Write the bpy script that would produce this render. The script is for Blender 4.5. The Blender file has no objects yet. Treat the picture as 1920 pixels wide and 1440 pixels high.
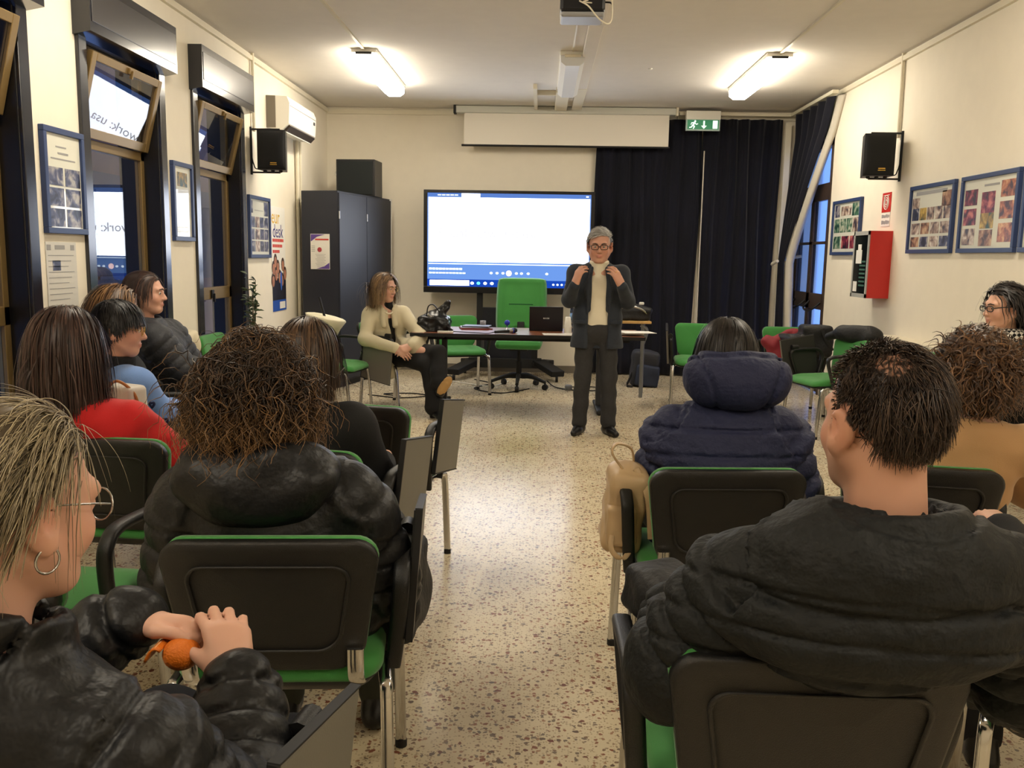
import bpy, bmesh, math, random
import numpy as np
from mathutils import Vector, Matrix, Euler
SC=bpy.context.scene
COL=SC.collection
PI=math.pi
# ------------------------------------------------------------------ camera, world, exposure
def lin(r,g,b):
    f=lambda c:(c/12.92 if c<=.04045 else ((c+.055)/1.055)**2.4)
    return (f(r/255.),f(g/255.),f(b/255.),1.0)
cam_d=bpy.data.cameras.new('camera'); cam=bpy.data.objects.new('camera',cam_d); COL.objects.link(cam)
cam_d.sensor_width=36.0; cam_d.sensor_fit='HORIZONTAL'; cam_d.lens=36.0*1650/1920; cam_d.clip_start=.02; cam_d.clip_end=200
_y,_p,_r=math.radians(1.74),math.radians(8.25),math.radians(1.0)
_f=Vector((-math.sin(_y)*math.cos(_p),math.cos(_y)*math.cos(_p),-math.sin(_p)))
_ri=Vector((math.cos(_y),math.sin(_y),0)); _u=_ri.cross(_f)
_R=_ri*math.cos(_r)+_u*math.sin(_r); _U=-_ri*math.sin(_r)+_u*math.cos(_r)
cam.matrix_world=Matrix(((_R.x,_U.x,-_f.x,0),(_R.y,_U.y,-_f.y,0),(_R.z,_U.z,-_f.z,1.44),(0,0,0,1)))
SC.camera=cam
w=bpy.data.worlds.new('dusk_sky'); SC.world=w; w.use_nodes=True
w.node_tree.nodes['Background'].inputs[0].default_value=lin(120,160,240); w.node_tree.nodes['Background'].inputs[1].default_value=0.75
SC.view_settings.view_transform='Standard'; SC.view_settings.look='None'; SC.view_settings.gamma=1.0; SC.view_settings.use_curve_mapping=False
SC.view_settings.exposure=1.2
LAMP=14.0        # emission of the lit fluorescent diffusers
# ------------------------------------------------------------------ materials
MATS={}
def nd(nt,t,**k):
    n=nt.nodes.new(t)
    for a,b in k.items(): setattr(n,a,b)
    return n
def mat(name,col,rough=.6,metal=0,bump=0,bscale=60,var=0,vscale=8,coat=0,sheen=0,emit=None,estr=0,trans=0,ior=1.45,spec=None,sss=0,attr=None,alpha=1,bdist=.004):
    if name in MATS: return MATS[name]
    m=bpy.data.materials.new(name); m.use_nodes=True; nt=m.node_tree; b=nt.nodes['Principled BSDF']; MATS[name]=m
    if len(col)==3: col=lin(*col)
    b.inputs['Base Color'].default_value=col; b.inputs['Roughness'].default_value=rough; b.inputs['Metallic'].default_value=metal
    b.inputs['IOR'].default_value=ior
    if spec is not None: b.inputs['Specular IOR Level'].default_value=spec
    if coat: b.inputs['Coat Weight'].default_value=coat; b.inputs['Coat Roughness'].default_value=.15
    if sheen: b.inputs['Sheen Weight'].default_value=sheen; b.inputs['Sheen Roughness'].default_value=.4
    if trans: b.inputs['Transmission Weight'].default_value=trans
    if sss: b.inputs['Subsurface Weight'].default_value=sss; b.inputs['Subsurface Radius'].default_value=(.012,.004,.002); b.inputs['Subsurface Scale'].default_value=1
    if emit is not None: b.inputs['Emission Color'].default_value=lin(*emit) if len(emit)==3 else emit; b.inputs['Emission Strength'].default_value=estr
    tc=nd(nt,'ShaderNodeTexCoord')
    if var or attr:
        src=None
        if attr:
            at=nd(nt,'ShaderNodeAttribute'); at.attribute_name=attr; src=at.outputs['Color']
        if var:
            n=nd(nt,'ShaderNodeTexNoise'); n.inputs['Scale'].default_value=vscale; n.inputs['Detail'].default_value=4
            nt.links.new(tc.outputs['Object'],n.inputs['Vector'])
            mp=nd(nt,'ShaderNodeMapRange'); mp.inputs['From Min'].default_value=.25; mp.inputs['From Max'].default_value=.75
            mp.inputs['To Min'].default_value=1-var; mp.inputs['To Max'].default_value=1+var
            nt.links.new(n.outputs['Fac'],mp.inputs['Value'])
            mx=nd(nt,'ShaderNodeVectorMath',operation='SCALE')
            if src is not None: nt.links.new(src,mx.inputs[0])
            else: mx.inputs[0].default_value=col[:3]
            nt.links.new(mp.outputs['Result'],mx.inputs['Scale']); src=mx.outputs['Vector']
        nt.links.new(src,b.inputs['Base Color'])
    if bump:
        n=nd(nt,'ShaderNodeTexNoise'); n.inputs['Scale'].default_value=bscale; n.inputs['Detail'].default_value=3
        nt.links.new(tc.outputs['Object'],n.inputs['Vector'])
        bp=nd(nt,'ShaderNodeBump'); bp.inputs['Strength'].default_value=min(1,bump); bp.inputs['Distance'].default_value=bdist
        nt.links.new(n.outputs['Fac'],bp.inputs['Height']); nt.links.new(bp.outputs['Normal'],b.inputs['Normal'])
    return m
def terrazzo():
    m=bpy.data.materials.new('terrazzo_floor'); m.use_nodes=True; nt=m.node_tree; b=nt.nodes['Principled BSDF']
    tc=nd(nt,'ShaderNodeTexCoord'); L=nt.links.new
    base=nd(nt,'ShaderNodeTexNoise'); base.inputs['Scale'].default_value=3; base.inputs['Detail'].default_value=6
    L(tc.outputs['Object'],base.inputs['Vector'])
    cr=nd(nt,'ShaderNodeValToRGB'); cr.color_ramp.elements[0].position=.3; cr.color_ramp.elements[1].position=.7
    cr.color_ramp.elements[0].color=lin(206,192,160); cr.color_ramp.elements[1].color=lin(222,209,180)
    L(base.outputs['Fac'],cr.inputs['Fac']); cur=cr.outputs['Color']
    for sc,thr,lo,cols in ((110,.42,.45,[(166,148,122),(182,164,134),(148,130,108),(190,174,146)]),(62,.40,.62,[(132,108,88),(142,100,78),(122,108,94),(160,126,100)]),(40,.36,.80,[(118,74,62),(104,88,76),(132,84,64),(124,110,96)])):
        v=nd(nt,'ShaderNodeTexVoronoi'); v.inputs['Scale'].default_value=sc; v.feature='F1'
        nz=nd(nt,'ShaderNodeTexNoise'); nz.inputs['Scale'].default_value=sc*1.1
        vm=nd(nt,'ShaderNodeVectorMath',operation='SCALE'); vm.inputs['Scale'].default_value=.9/sc
        va=nd(nt,'ShaderNodeVectorMath',operation='ADD')
        L(tc.outputs['Object'],nz.inputs['Vector']); L(nz.outputs['Color'],vm.inputs[0]); L(vm.outputs['Vector'],va.inputs[0]); L(tc.outputs['Object'],va.inputs[1])
        L(va.outputs['Vector'],v.inputs['Vector'])
        sp=nd(nt,'ShaderNodeSeparateColor'); L(v.outputs['Color'],sp.inputs['Color'])
        g=nd(nt,'ShaderNodeMath',operation='GREATER_THAN'); g.inputs[1].default_value=lo; L(sp.outputs['Red'],g.inputs[0])
        l=nd(nt,'ShaderNodeMath',operation='LESS_THAN'); l.inputs[1].default_value=thr; L(v.outputs['Distance'],l.inputs[0])
        mu=nd(nt,'ShaderNodeMath',operation='MULTIPLY'); L(g.outputs[0],mu.inputs[0]); L(l.outputs[0],mu.inputs[1])
        c2=nd(nt,'ShaderNodeValToRGB'); c2.color_ramp.interpolation='CONSTANT'
        for i,c in enumerate(cols):
            if i<2: e=c2.color_ramp.elements[i]; e.position=i*.25
            else: e=c2.color_ramp.elements.new(i*.25)
            e.color=lin(*c)
        L(sp.outputs['Green'],c2.inputs['Fac'])
        mx=nd(nt,'ShaderNodeMix',data_type='RGBA'); L(mu.outputs[0],mx.inputs['Factor']); L(cur,mx.inputs['A']); L(c2.outputs['Color'],mx.inputs['B']); cur=mx.outputs['Result']
    L(cur,b.inputs['Base Color']); b.inputs['Roughness'].default_value=.22; b.inputs['Specular IOR Level'].default_value=.5
    rn=nd(nt,'ShaderNodeTexNoise'); rn.inputs['Scale'].default_value=1.2; L(tc.outputs['Object'],rn.inputs['Vector'])
    mr=nd(nt,'ShaderNodeMapRange'); mr.inputs['To Min'].default_value=.22; mr.inputs['To Max'].default_value=.30; L(rn.outputs['Fac'],mr.inputs['Value']); L(mr.outputs['Result'],b.inputs['Roughness'])
    return m
def photo_mat(name,c1,c2,c3,scale=14):
    if name in MATS: return MATS[name]
    m=bpy.data.materials.new(name); m.use_nodes=True; nt=m.node_tree; b=nt.nodes['Principled BSDF']; L=nt.links.new; MATS[name]=m
    tc=nd(nt,'ShaderNodeTexCoord'); n=nd(nt,'ShaderNodeTexNoise'); n.inputs['Scale'].default_value=scale; n.inputs['Detail'].default_value=4; n.inputs['Distortion'].default_value=.6
    oi=nd(nt,'ShaderNodeObjectInfo'); va=nd(nt,'ShaderNodeVectorMath',operation='ADD'); L(tc.outputs['Object'],va.inputs[0]); L(oi.outputs['Random'],va.inputs[1]); L(va.outputs['Vector'],n.inputs['Vector'])
    cr=nd(nt,'ShaderNodeValToRGB'); e=cr.color_ramp.elements; e[0].position=.36; e[0].color=lin(*c1); e[1].position=.66; e[1].color=lin(*c3); x=e.new(.5); x.color=lin(*c2)
    L(n.outputs['Fac'],cr.inputs['Fac']); L(cr.outputs['Color'],b.inputs['Base Color']); b.inputs['Roughness'].default_value=.35
    return m
def fabric_fold(name,col,scale,stren,rough=.8,sheen=.3):
    m=mat(name,col,rough,sheen=sheen,bump=stren,bscale=scale,var=.12,vscale=6); return m
M_wall=mat('wall_paint',(232,224,206),.8,bump=.15,bscale=180,var=.02)
M_ceil=mat('ceiling_paint',(226,220,210),.85,bump=.1,bscale=120,var=.02)
M_white=mat('white_plastic',(235,232,222),.45)
M_cream=mat('cream_plastic',(222,214,192),.45)
M_black=mat('black_plastic',(24,24,25),.42,bump=.25,bscale=400)
M_blackm=mat('black_matte',(18,18,20),.6)
M_shell=mat('black_shell_plastic',(30,29,28),.38,bump=.35,bscale=600)
M_green=mat('green_fabric',(64,138,66),.85,sheen=.25,bump=.35,bscale=700,var=.08,vscale=5)
M_chrome=mat('chrome',(205,205,205),.16,1)
M_tab=mat('grey_laminate',(106,103,95),.5,bump=.1,bscale=300)
M_lacq=mat('blue_black_lacquer',(24,26,36),.22,coat=.6)
M_lacq2=mat('black_lacquer_reveal',(16,16,19),.4)
M_gold=mat('bronze_aluminium',(136,112,70),.38,.5)
M_glass=mat('window_glass',(255,255,255),.0,trans=1,ior=1.5)
M_dark=mat('dark_cabinet',(34,37,48),.5,bump=.1,bscale=200)
M_dark2=mat('dark_cabinet_side',(42,44,52),.55)
M_wood=mat('brown_table_wood',(122,72,46),.3,var=.2,vscale=10,coat=.3)
M_red=mat('red_enamel',(196,44,38),.35)
M_blueframe=mat('blue_frame',(44,62,104),.4)
M_paper=mat('paper',(232,230,222),.6)
M_gpaper=mat('grey_paper',(205,203,196),.6)
M_ink=mat('ink',(60,60,64),.7)
M_lgrey=mat('light_grey_ink',(150,150,150),.7)
M_velvet=mat('navy_velvet',(9,11,26),.95,sheen=.15,bump=.4,bscale=90,var=.35,vscale=2.5)
M_lining=mat('cream_curtain_lining',(196,190,176),.85)
M_pearl=mat('pearl',(240,230,205),.25)
M_silver=mat('silver_metal',(190,190,190),.25,1)
M_gilt=mat('gold_metal',(205,165,80),.3,1)
M_rim=mat('black_glasses_frame',(14,14,16),.3)
M_lens=mat('spectacle_lens',(255,255,255),0,trans=1,ior=1.12)
# ------------------------------------------------------------------ object helpers
def tag(o,label=None,cat=None,group=None,kind=None):
    if label: o['label']=label
    if cat: o['category']=cat
    if group: o['group']=group
    if kind: o['kind']=kind
    return o
def empty(name,loc=(0,0,0),rz=0,label=None,cat=None,group=None,kind=None):
    o=bpy.data.objects.new(name,None); COL.objects.link(o); o.location=loc; o.rotation_euler=(0,0,rz); o.empty_display_size=.1
    return tag(o,label,cat,group,kind)
class MB:
    """collects shapes, then builds one mesh object"""
    def __init__(s): s.v=[]; s.f=[]; s.sm=[]
    def add(s,v,f,smooth=False):
        n=len(s.v); s.v+= [tuple(map(float,p)) for p in v]; s.f+=[tuple(n+i for i in q) for q in f]; s.sm+=[smooth]*len(f); return s
    def box(s,c,size,R=None,bev=0):
        hx,hy,hz=[d/2 for d in size]
        if bev:
            bm=bmesh.new(); bmesh.ops.create_cube(bm,size=1)
            for v in bm.verts: v.co=Vector((v.co.x*size[0],v.co.y*size[1],v.co.z*size[2]))
            bmesh.ops.bevel(bm,geom=bm.edges[:],offset=min(bev,.49*min(size)),segments=2,affect='EDGES',profile=.5)
            bm.verts.index_update(); P=[v.co.copy() for v in bm.verts]; F=[[v.index for v in f.verts] for f in bm.faces]; bm.free()
        else:
            P=[Vector((x,y,z)) for x in(-hx,hx) for y in(-hy,hy) for z in(-hz,hz)]
            F=[(0,1,3,2),(4,6,7,5),(0,4,5,1),(2,3,7,6),(0,2,6,4),(1,5,7,3)]
        c=Vector(c)
        if R is not None: P=[R@p for p in P]
        return s.add([p+c for p in P],F,False)
    def bx(s,x0,x1,y0,y1,z0,z1,bev=0): return s.box(((x0+x1)/2,(y0+y1)/2,(z0+z1)/2),(abs(x1-x0),abs(y1-y0),abs(z1-z0)),None,bev)
    def tube(s,pts,r,n=10,caps=True,flat=None):
        """sweep a circle (or flat=(wx,wz) ellipse/rounded) along pts; r number or list"""
        pts=[Vector(p) for p in pts]; N=len(pts)
        rs=[r]*N if not hasattr(r,'__len__') else list(r)
        T=[(pts[min(i+1,N-1)]-pts[max(i-1,0)]).normalized() for i in range(N)]
        up=Vector((0,0,1)) if abs(T[0].z)<.9 else Vector((1,0,0))
        if flat: up=Vector(flat[2]) if len(flat)>2 else up
        V=[]
        for i in range(N):
            a=(up-T[i]*up.dot(T[i])).normalized(); b=T[i].cross(a)
            if not flat: up=a
            for k in range(n):
                an=2*PI*k/n; ca,sa=math.cos(an),math.sin(an)
                if flat:
                    e=.55; ca=math.copysign(abs(ca)**e,ca)*flat[0]; sa=math.copysign(abs(sa)**e,sa)*flat[1]
                    V.append(pts[i]+a*ca*rs[i]+b*sa*rs[i])
                else: V.append(pts[i]+(a*ca+b*sa)*rs[i])
        F=[]
        for i in range(N-1):
            for k in range(n):
                k2=(k+1)%n; F.append((i*n+k,i*n+k2,(i+1)*n+k2,(i+1)*n+k))
        s.add(V,F,True)
        if caps:
            s.add(V[:n],[tuple(range(n))[::-1]]); s.add(V[-n:],[tuple(range(n))])
        return s
    def lathe(s,prof,c=(0,0,0),n=20,R=None):
        V=[];F=[]; c=Vector(c)
        for (r,z) in prof:
            for k in range(n):
                p=Vector((r*math.cos(2*PI*k/n),r*math.sin(2*PI*k/n),z))
                V.append((R@p if R is not None else p)+c)
        for i in range(len(prof)-1):
            for k in range(n):
                k2=(k+1)%n; F.append((i*n+k,i*n+k2,(i+1)*n+k2,(i+1)*n+k))
        F.append(tuple(range(n))[::-1]); F.append(tuple((len(prof)-1)*n+k for k in range(n)))
        return s.add(V,F,True)
    def prism(s,poly,axis,a,b):
        """poly 2D extruded along axis between a and b"""
        n=len(poly)
        def P(p,t):
            return (t,p[0],p[1]) if axis=='x' else ((p[0],t,p[1]) if axis=='y' else (p[0],p[1],t))
        V=[P(p,a) for p in poly]+[P(p,b) for p in poly]
        F=[tuple(range(n))[::-1],tuple(range(n,2*n))]+[(i,(i+1)%n,n+(i+1)%n,n+i) for i in range(n)]
        return s.add(V,F)
    def sphere(s,c,r,n=14,m=8,R=None):
        V=[];F=[]; c=Vector(c)
        if not hasattr(r,'__len__'): r=(r,r,r)
        for i in range(m+1):
            th=PI*i/m
            for k in range(n):
                p=Vector((r[0]*math.sin(th)*math.cos(2*PI*k/n),r[1]*math.sin(th)*math.sin(2*PI*k/n),r[2]*math.cos(th)))
                V.append((R@p if R is not None else p)+c)
        for i in range(m):
            for k in range(n):
                k2=(k+1)%n; F.append((i*n+k,(i+1)*n+k,(i+1)*n+k2,i*n+k2))
        return s.add(V,F,True)
    def grid(s,fn,nu,nv,thick=0,smooth=True):
        """surface fn(u,v)->point ; thick adds a back layer along averaged normal"""
        P=[[Vector(fn(i/nu,j/nv)) for j in range(nv+1)] for i in range(nu+1)]
        V=[P[i][j] for i in range(nu+1) for j in range(nv+1)]; idx=lambda i,j:i*(nv+1)+j
        F=[(idx(i,j),idx(i+1,j),idx(i+1,j+1),idx(i,j+1)) for i in range(nu) for j in range(nv)]
        if thick:
            B=[]
            for i in range(nu+1):
                for j in range(nv+1):
                    du=P[min(i+1,nu)][j]-P[max(i-1,0)][j]; dv=P[i][min(j+1,nv)]-P[i][max(j-1,0)]
                    B.append(P[i][j]-du.cross(dv).normalized()*thick)
            n=len(V); V+=B
            F+=[tuple(n+k for k in q[::-1]) for q in F]
            per=[idx(i,0) for i in range(nu)]+[idx(nu,j) for j in range(nv)]+[idx(i,nv) for i in range(nu,0,-1)]+[idx(0,j) for j in range(nv,0,-1)]
            for a,b in zip(per,per[1:]+per[:1]): F.append((b,a,n+a,n+b))
        return s.add(V,F,smooth)
    def mesh(s,name,m):
        me=bpy.data.meshes.new(name); me.from_pydata(s.v,[],s.f); me.polygons.foreach_set('use_smooth',s.sm)
        if m: me.materials.append(m)
        me.update()
        bm=bmesh.new(); bm.from_mesh(me); bmesh.ops.recalc_face_normals(bm,faces=bm.faces[:]); bm.to_mesh(me); bm.free()
        return me
    def build(s,name,m,parent=None,loc=None,rot=None,**k):
        o=bpy.data.objects.new(name,s.mesh(name,m)); COL.objects.link(o)
        if parent: o.parent=parent
        if loc is not None: o.location=loc
        if rot is not None: o.rotation_euler=rot
        return tag(o,**k)
def dup(root,loc,rz,label=None,skip=()):
    r=root.copy(); COL.objects.link(r); r.location=loc; r.rotation_euler=(0,0,rz)
    if label: r['label']=label
    for ch in list(root.children):
        if ch.name.split('.')[0] in skip: continue
        c=ch.copy(); COL.objects.link(c); c.parent=r
        for g in ch.children:
            d=g.copy(); COL.objects.link(d); d.parent=c
    return r
def text_mesh(s,size,m,name,parent,M,ext=.0008,align='CENTER'):
    cu=bpy.data.curves.new(name,'FONT'); cu.body=s; cu.size=size; cu.align_x=align; cu.align_y='CENTER'; cu.extrude=ext; cu.resolution_u=2
    t=bpy.data.objects.new(name+'_tmp',cu); COL.objects.link(t); dg=bpy.context.evaluated_depsgraph_get(); dg.update()
    me=bpy.data.meshes.new_from_object(t.evaluated_get(dg)); bpy.data.objects.remove(t); bpy.data.curves.remove(cu)
    me.name=name; me.materials.clear(); me.materials.append(m); me.transform(M)
    o=bpy.data.objects.new(name,me); COL.objects.link(o); o.parent=parent; return o
def rotm(ax,a): return Matrix.Rotation(a,3,ax)
def arcpts(pts,n=6):
    """Catmull-Rom through pts"""
    P=[Vector(p) for p in pts]; P=[P[0]*2-P[1]]+P+[P[-1]*2-P[-2]]; out=[]
    for i in range(1,len(P)-2):
        for k in range(n):
            t=k/n; a,b,c,d=P[i-1:i+3]
            out.append(.5*((2*b)+(c-a)*t+(2*a-5*b+4*c-d)*t*t+(-a+3*b-3*c+d)*t**3))
    out.append(P[-2]); return out
# ================================================================== THE ROOM
XL,XR,YB,YF,ZC=-2.65,3.05,11.0,-3.2,3.2
def st(name,mb,m,**k): o=mb.build(name,m); o['kind']='structure'; return o
st('floor',MB().bx(XL-.3,XR+.3,YF-.2,YB+.3,-.15,0),terrazzo())
st('ceiling',MB().bx(XL-.3,XR+.3,YF-.2,YB+.3,ZC,ZC+.15),M_ceil)
st('wall_back',MB().bx(XL-.3,XR+.3,YB,YB+.25,0,ZC),M_wall)
st('wall_rear',MB().bx(XL-.3,XR+.3,YF-.2,YF,0,ZC),M_wall)
WINS=[(3.44,4.59),(5.09,6.24),(6.74,7.89)]
CW=.09; ZW0,ZW1=.12,2.66
mb=MB(); yy=YF
for a,b in WINS:
    mb.bx(XL-.28,XL,yy,a+CW,0,ZC); mb.bx(XL-.28,XL,a+CW,b-CW,0,ZW0); mb.bx(XL-.28,XL,a+CW,b-CW,ZW1,ZC); yy=b-CW
mb.bx(XL-.28,XL,yy,YB,0,ZC); st('wall_left',mb,M_wall)
DY0,DY1,DZ=9.6,10.82,2.74
mb=MB().bx(XR,XR+.28,YF,DY0,0,ZC).bx(XR,XR+.28,DY1,YB,0,ZC).bx(XR,XR+.28,DY0,DY1,DZ,ZC); st('wall_right',mb,M_wall)
st('baseboard_left',MB().bx(XL,XL+.012,YF,3.4,0,.09),mat('grey_skirting',(120,112,100),.5))
st('baseboard_right',MB().bx(XR-.012,XR,YF,9.55,0,.09),MATS['grey_skirting'])
st('baseboard_back',MB().bx(XL,XR,YB-.012,YB,0,.09),MATS['grey_skirting'])
st('trim_1',MB().bx(XL,XL+.03,YF,YB,3.135,3.175),M_cream)
st('trim_2',MB().bx(XR-.03,XR,YF,YB-1.6,3.135,3.175),M_cream)
st('trim_3',MB().bx(XL,-1.05,YB-.03,YB,3.12,3.175).bx(1.6,XR,YB-.04,YB,3.1,3.165),M_cream)
# ------------------------------------------------------------------ left windows
def window(i,a,b):
    r=empty('window_%d'%i,(XL,(a+b)/2,0),kind='structure'); hy=(b-a)/2; iy=hy-CW; XG=-.12
    c=MB().bx(-.002,.022,-hy,-iy,0,ZW1,.004).bx(-.002,.022,iy,hy,0,ZW1,.004); c.build('casing',M_lacq,r)
    q=MB().bx(-.28,.0,iy-.012,iy,ZW0,ZW1).bx(-.28,.0,-iy,-iy+.012,ZW0,ZW1).bx(-.28,.0,-iy,iy,ZW1-.012,ZW1); q.build('reveal',M_lacq2,r)
    MB().bx(-.28,.03,-iy,iy,ZW0-.03,ZW0).build('sill',M_lacq,r)
    e=iy-.012; fw=.05
    f=MB().bx(XG-.03,XG+.02,-e,-e+fw,ZW0,ZW1-.012,.004).bx(XG-.03,XG+.02,e-fw,e,ZW0,ZW1-.012,.004).bx(XG-.03,XG+.02,-e,e,2.04,2.10,.004).bx(XG-.03,XG+.02,-e,e,ZW1-.06,ZW1-.012,.004).bx(XG-.03,XG+.02,-e,e,1.04,1.14,.004).bx(XG-.03,XG+.02,-e,e,ZW0,ZW0+.07,.004)
    fo=f.build('window_frame',M_gold,r)
    MB().bx(XG-.008,XG-.002,-e+fw,e-fw,1.14,2.04).build('pane',M_glass,r)
    MB().bx(XG-.008,XG-.002,-e+fw,e-fw,ZW0+.07,1.04).build('pane',M_glass,r)
    MB().bx(XG+.02,XG+.035,-.025,.025,1.05,1.12,.004).bx(XG+.03,XG+.05,-.006,.006,1.02,1.09,.002).build('latch',M_blackm,fo)
    # tilted-in hopper sash, hinged at the transom
    h=.49; w=e-.006; T=Matrix.Translation((XG+.02,0,2.105))@Matrix.Rotation(math.radians(14),4,'Y')
    def tilted(mb):
        mb.v=[tuple(T@Vector(v)) for v in mb.v]; return mb
    s=MB().bx(0,.035,-w,-w+.055,0,h,.004).bx(0,.035,w-.055,w,0,h,.004).bx(0,.035,-w+.055,w-.055,0,.06,.004).bx(0,.035,-w+.055,w-.055,h-.05,h,.004)
    so=tilted(s).build('hopper_sash',M_gold,r)
    tilted(MB().bx(.012,.018,-w+.055,w-.055,.06,h-.05)).build('pane',M_glass,so)
    tilted(MB().bx(.035,.05,-.03,.03,h-.045,h-.01,.003).bx(.04,.06,-.008,.008,h-.07,h-.02,.002)).build('catch',M_gold,so)
    # shutter box above
    bz0,bz1,bd=2.63,2.955,.105
    bo=MB().prism([(0,bz0),(bd,bz0+.02),(bd,bz1),(0,bz1)],'y',-hy-.02,hy+.02).build('shutter_box',M_lacq,r)
    MB().bx(bd,bd+.004,-hy-.0,hy-.0,bz0+.075,bz1-.05,.002).build('cover_panel',mat('grey_black_lacquer',(50,48,50),.3,coat=.4),bo)
    return r
for i,(a,b) in enumerate(WINS): window(i+1,a,b)
# neighbouring house in the dusk seen through the left windows
nb=empty('brick_house',(-5.6,6.5,0),0,'brown brick house seen dimly through the left windows','building')
MB().bx(-1,0,-8,45,-.5,9).build('facade',mat('brick_facade',(120,78,56),.85,var=.25,vscale=3),nb)
for k in range(6):
    wo=MB().bx(0,.04,-4+2.8*k,-2.8+2.8*k,1.0,2.4).build('facade_window',mat('dark_shutter',(70,52,40),.7),nb)
    for j in range(5): MB().bx(.04,.07,-3.95+2.8*k,-2.85+2.8*k,1.06+.27*j,1.10+.27*j).build('slat',MATS['dark_shutter'],wo)
# ------------------------------------------------------------------ glazed exit door on the right wall
d=empty('door_1',(XR,(DY0+DY1)/2,0),kind='structure'); hy=(DY1-DY0)/2
M_dbr=mat('dark_brown_steel',(58,44,34),.45); M_frost=mat('frosted_glass',(235,242,255),.12,trans=1,ior=1.06)
MB().bx(-.01,.08,-hy,-hy+.05,0,DZ).bx(-.01,.08,hy-.05,hy,0,DZ).bx(-.01,.08,-hy,hy,DZ-.08,DZ).bx(-.0,.07,-hy,hy,2.16,2.28).build('door_frame',M_dbr,d)
for sg in (-1,1):
    y0,y1=(-hy+.05,-.005) if sg<0 else (.005,hy-.05)
    l=MB().bx(.0,.05,y0,y0+.05,.02,2.16).bx(.0,.05,y1-.05,y1,.02,2.16).bx(0,.05,y0,y1,.92,1.09).bx(0,.05,y0,y1,.02,.14).bx(0,.05,y0,y1,2.1,2.16).bx(0,.045,y0,y1,1.63,1.66).build('door_leaf',M_dbr,d)
    for z0,z1 in ((.14,.92),(1.09,1.63),(1.66,2.1)): MB().bx(.02,.03,y0+.05,y1-.05,z0,z1).build('pane',M_frost,l)
    ym=(y0+y1)/2
    MB().tube(arcpts([(0,ym-.2,1.0),(-.07,ym-.17,.93),(-.08,ym,.9),(-.07,ym+.17,.93),(0,ym+.2,1.0)]),.012,8).build('push_handle',M_blackm,l)
MB().bx(.02,.03,-hy+.05,hy-.05,2.28,DZ-.08).build('transom_pane',M_frost,d)
# ------------------------------------------------------------------ ceiling lamps
M_lamp=mat('lit_diffuser',(255,250,235),.4,emit=(255,243,222),estr=LAMP)
M_unlit=mat('unlit_diffuser',(222,224,226),.35)
def lamp(x,y0,y1,lit,label):
    r=empty('ceiling_lamp',(x,(y0+y1)/2,ZC),0,label,'lamp','fluorescent ceiling lamps'); L=(y1-y0)/2
    MB().bx(-.11,.11,-L,L,-.035,0,.005).build('tray',M_white,r)
    MB().prism([(-.105,-.035),(-.1,-.09),(-.06,-.12),(.06,-.12),(.1,-.09),(.105,-.035)],'y',-L+.02,L-.02).build('diffuser',M_lamp if lit else M_unlit,r)
    for s in (-1,1): MB().bx(-.07,.07,s*L-.012,s*L+.012,-.05,-.03,.003).build('end_clip',M_blackm if lit else M_cream,r)
    return r
lamp(-1.575,7.9,9.55,True,'lit long ceiling lamp glowing on the left above the cabinet')
lamp(2.0,7.9,9.5,True,'lit long ceiling lamp glowing on the right by the dark curtain')
lamp(.235,7.92,9.5,False,'unlit white ceiling lamp in the middle beside the cable duct')
lamp(-1.575,3.9,5.5,True,'lit ceiling lamp further back over the left audience rows')
lamp(2.0,3.6,5.2,True,'lit ceiling lamp further back over the right audience rows')
lamp(-1.575,-.6,1.0,True,'added lit ceiling lamp, unseen behind the camera on the left')  # unseen lamp, added to light the near part of the room
lamp(2.0,-.9,.7,True,'added lit ceiling lamp, unseen behind the camera on the right')  # its right-hand partner, also unseen and added for the light
for x,n in ((-1.575,'left'),(2.0,'right')):
    MB().bx(x-.012,x+.012,5.5,7.9,ZC-.014,ZC).build('cable_conduit',M_cream,label='thin cream conduit running along the ceiling to the %s lit lamp'%n,cat='conduit')
MB().bx(.228,.242,5.8,7.9,ZC-.012,ZC).build('cable_conduit',M_cream,label='thin cream conduit along the ceiling to the unlit middle lamp',cat='conduit')
r=empty('cable_duct',(.375,6.5,ZC-.003),0,'wide white cable duct along the ceiling to the projection screen','duct')
MB().bx(-.055,.055,-3.5,2.9,-.045,0,.003).build('trunk',M_ceil,r); MB().bx(-.057,.057,2.9,4.15,-.05,0,.003).build('trunk_end',M_cream,r)
MB().bx(-.1,-.06,1.6,1.66,-.03,0).build('clip',M_cream,r)
MB().bx(.12,.26,9.55,10.7,ZC-.06,ZC,.004).build('junction_duct',M_cream,label='short cream duct between unlit lamp and screen case',cat='duct')
MB().bx(-.1,.12,9.75,9.79,ZC-.05,ZC).bx(-.12,-.08,9.4,10.7,ZC-.05,ZC).build('angled_conduit',M_cream,label='angled cream conduit on the ceiling left of the unlit lamp',cat='conduit')
MB().sphere((.98,8.6,ZC),(.02,.02,.012)).build('ceiling_sensor',M_white,label='tiny white round knob on the ceiling right of the duct',cat='sensor')
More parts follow.
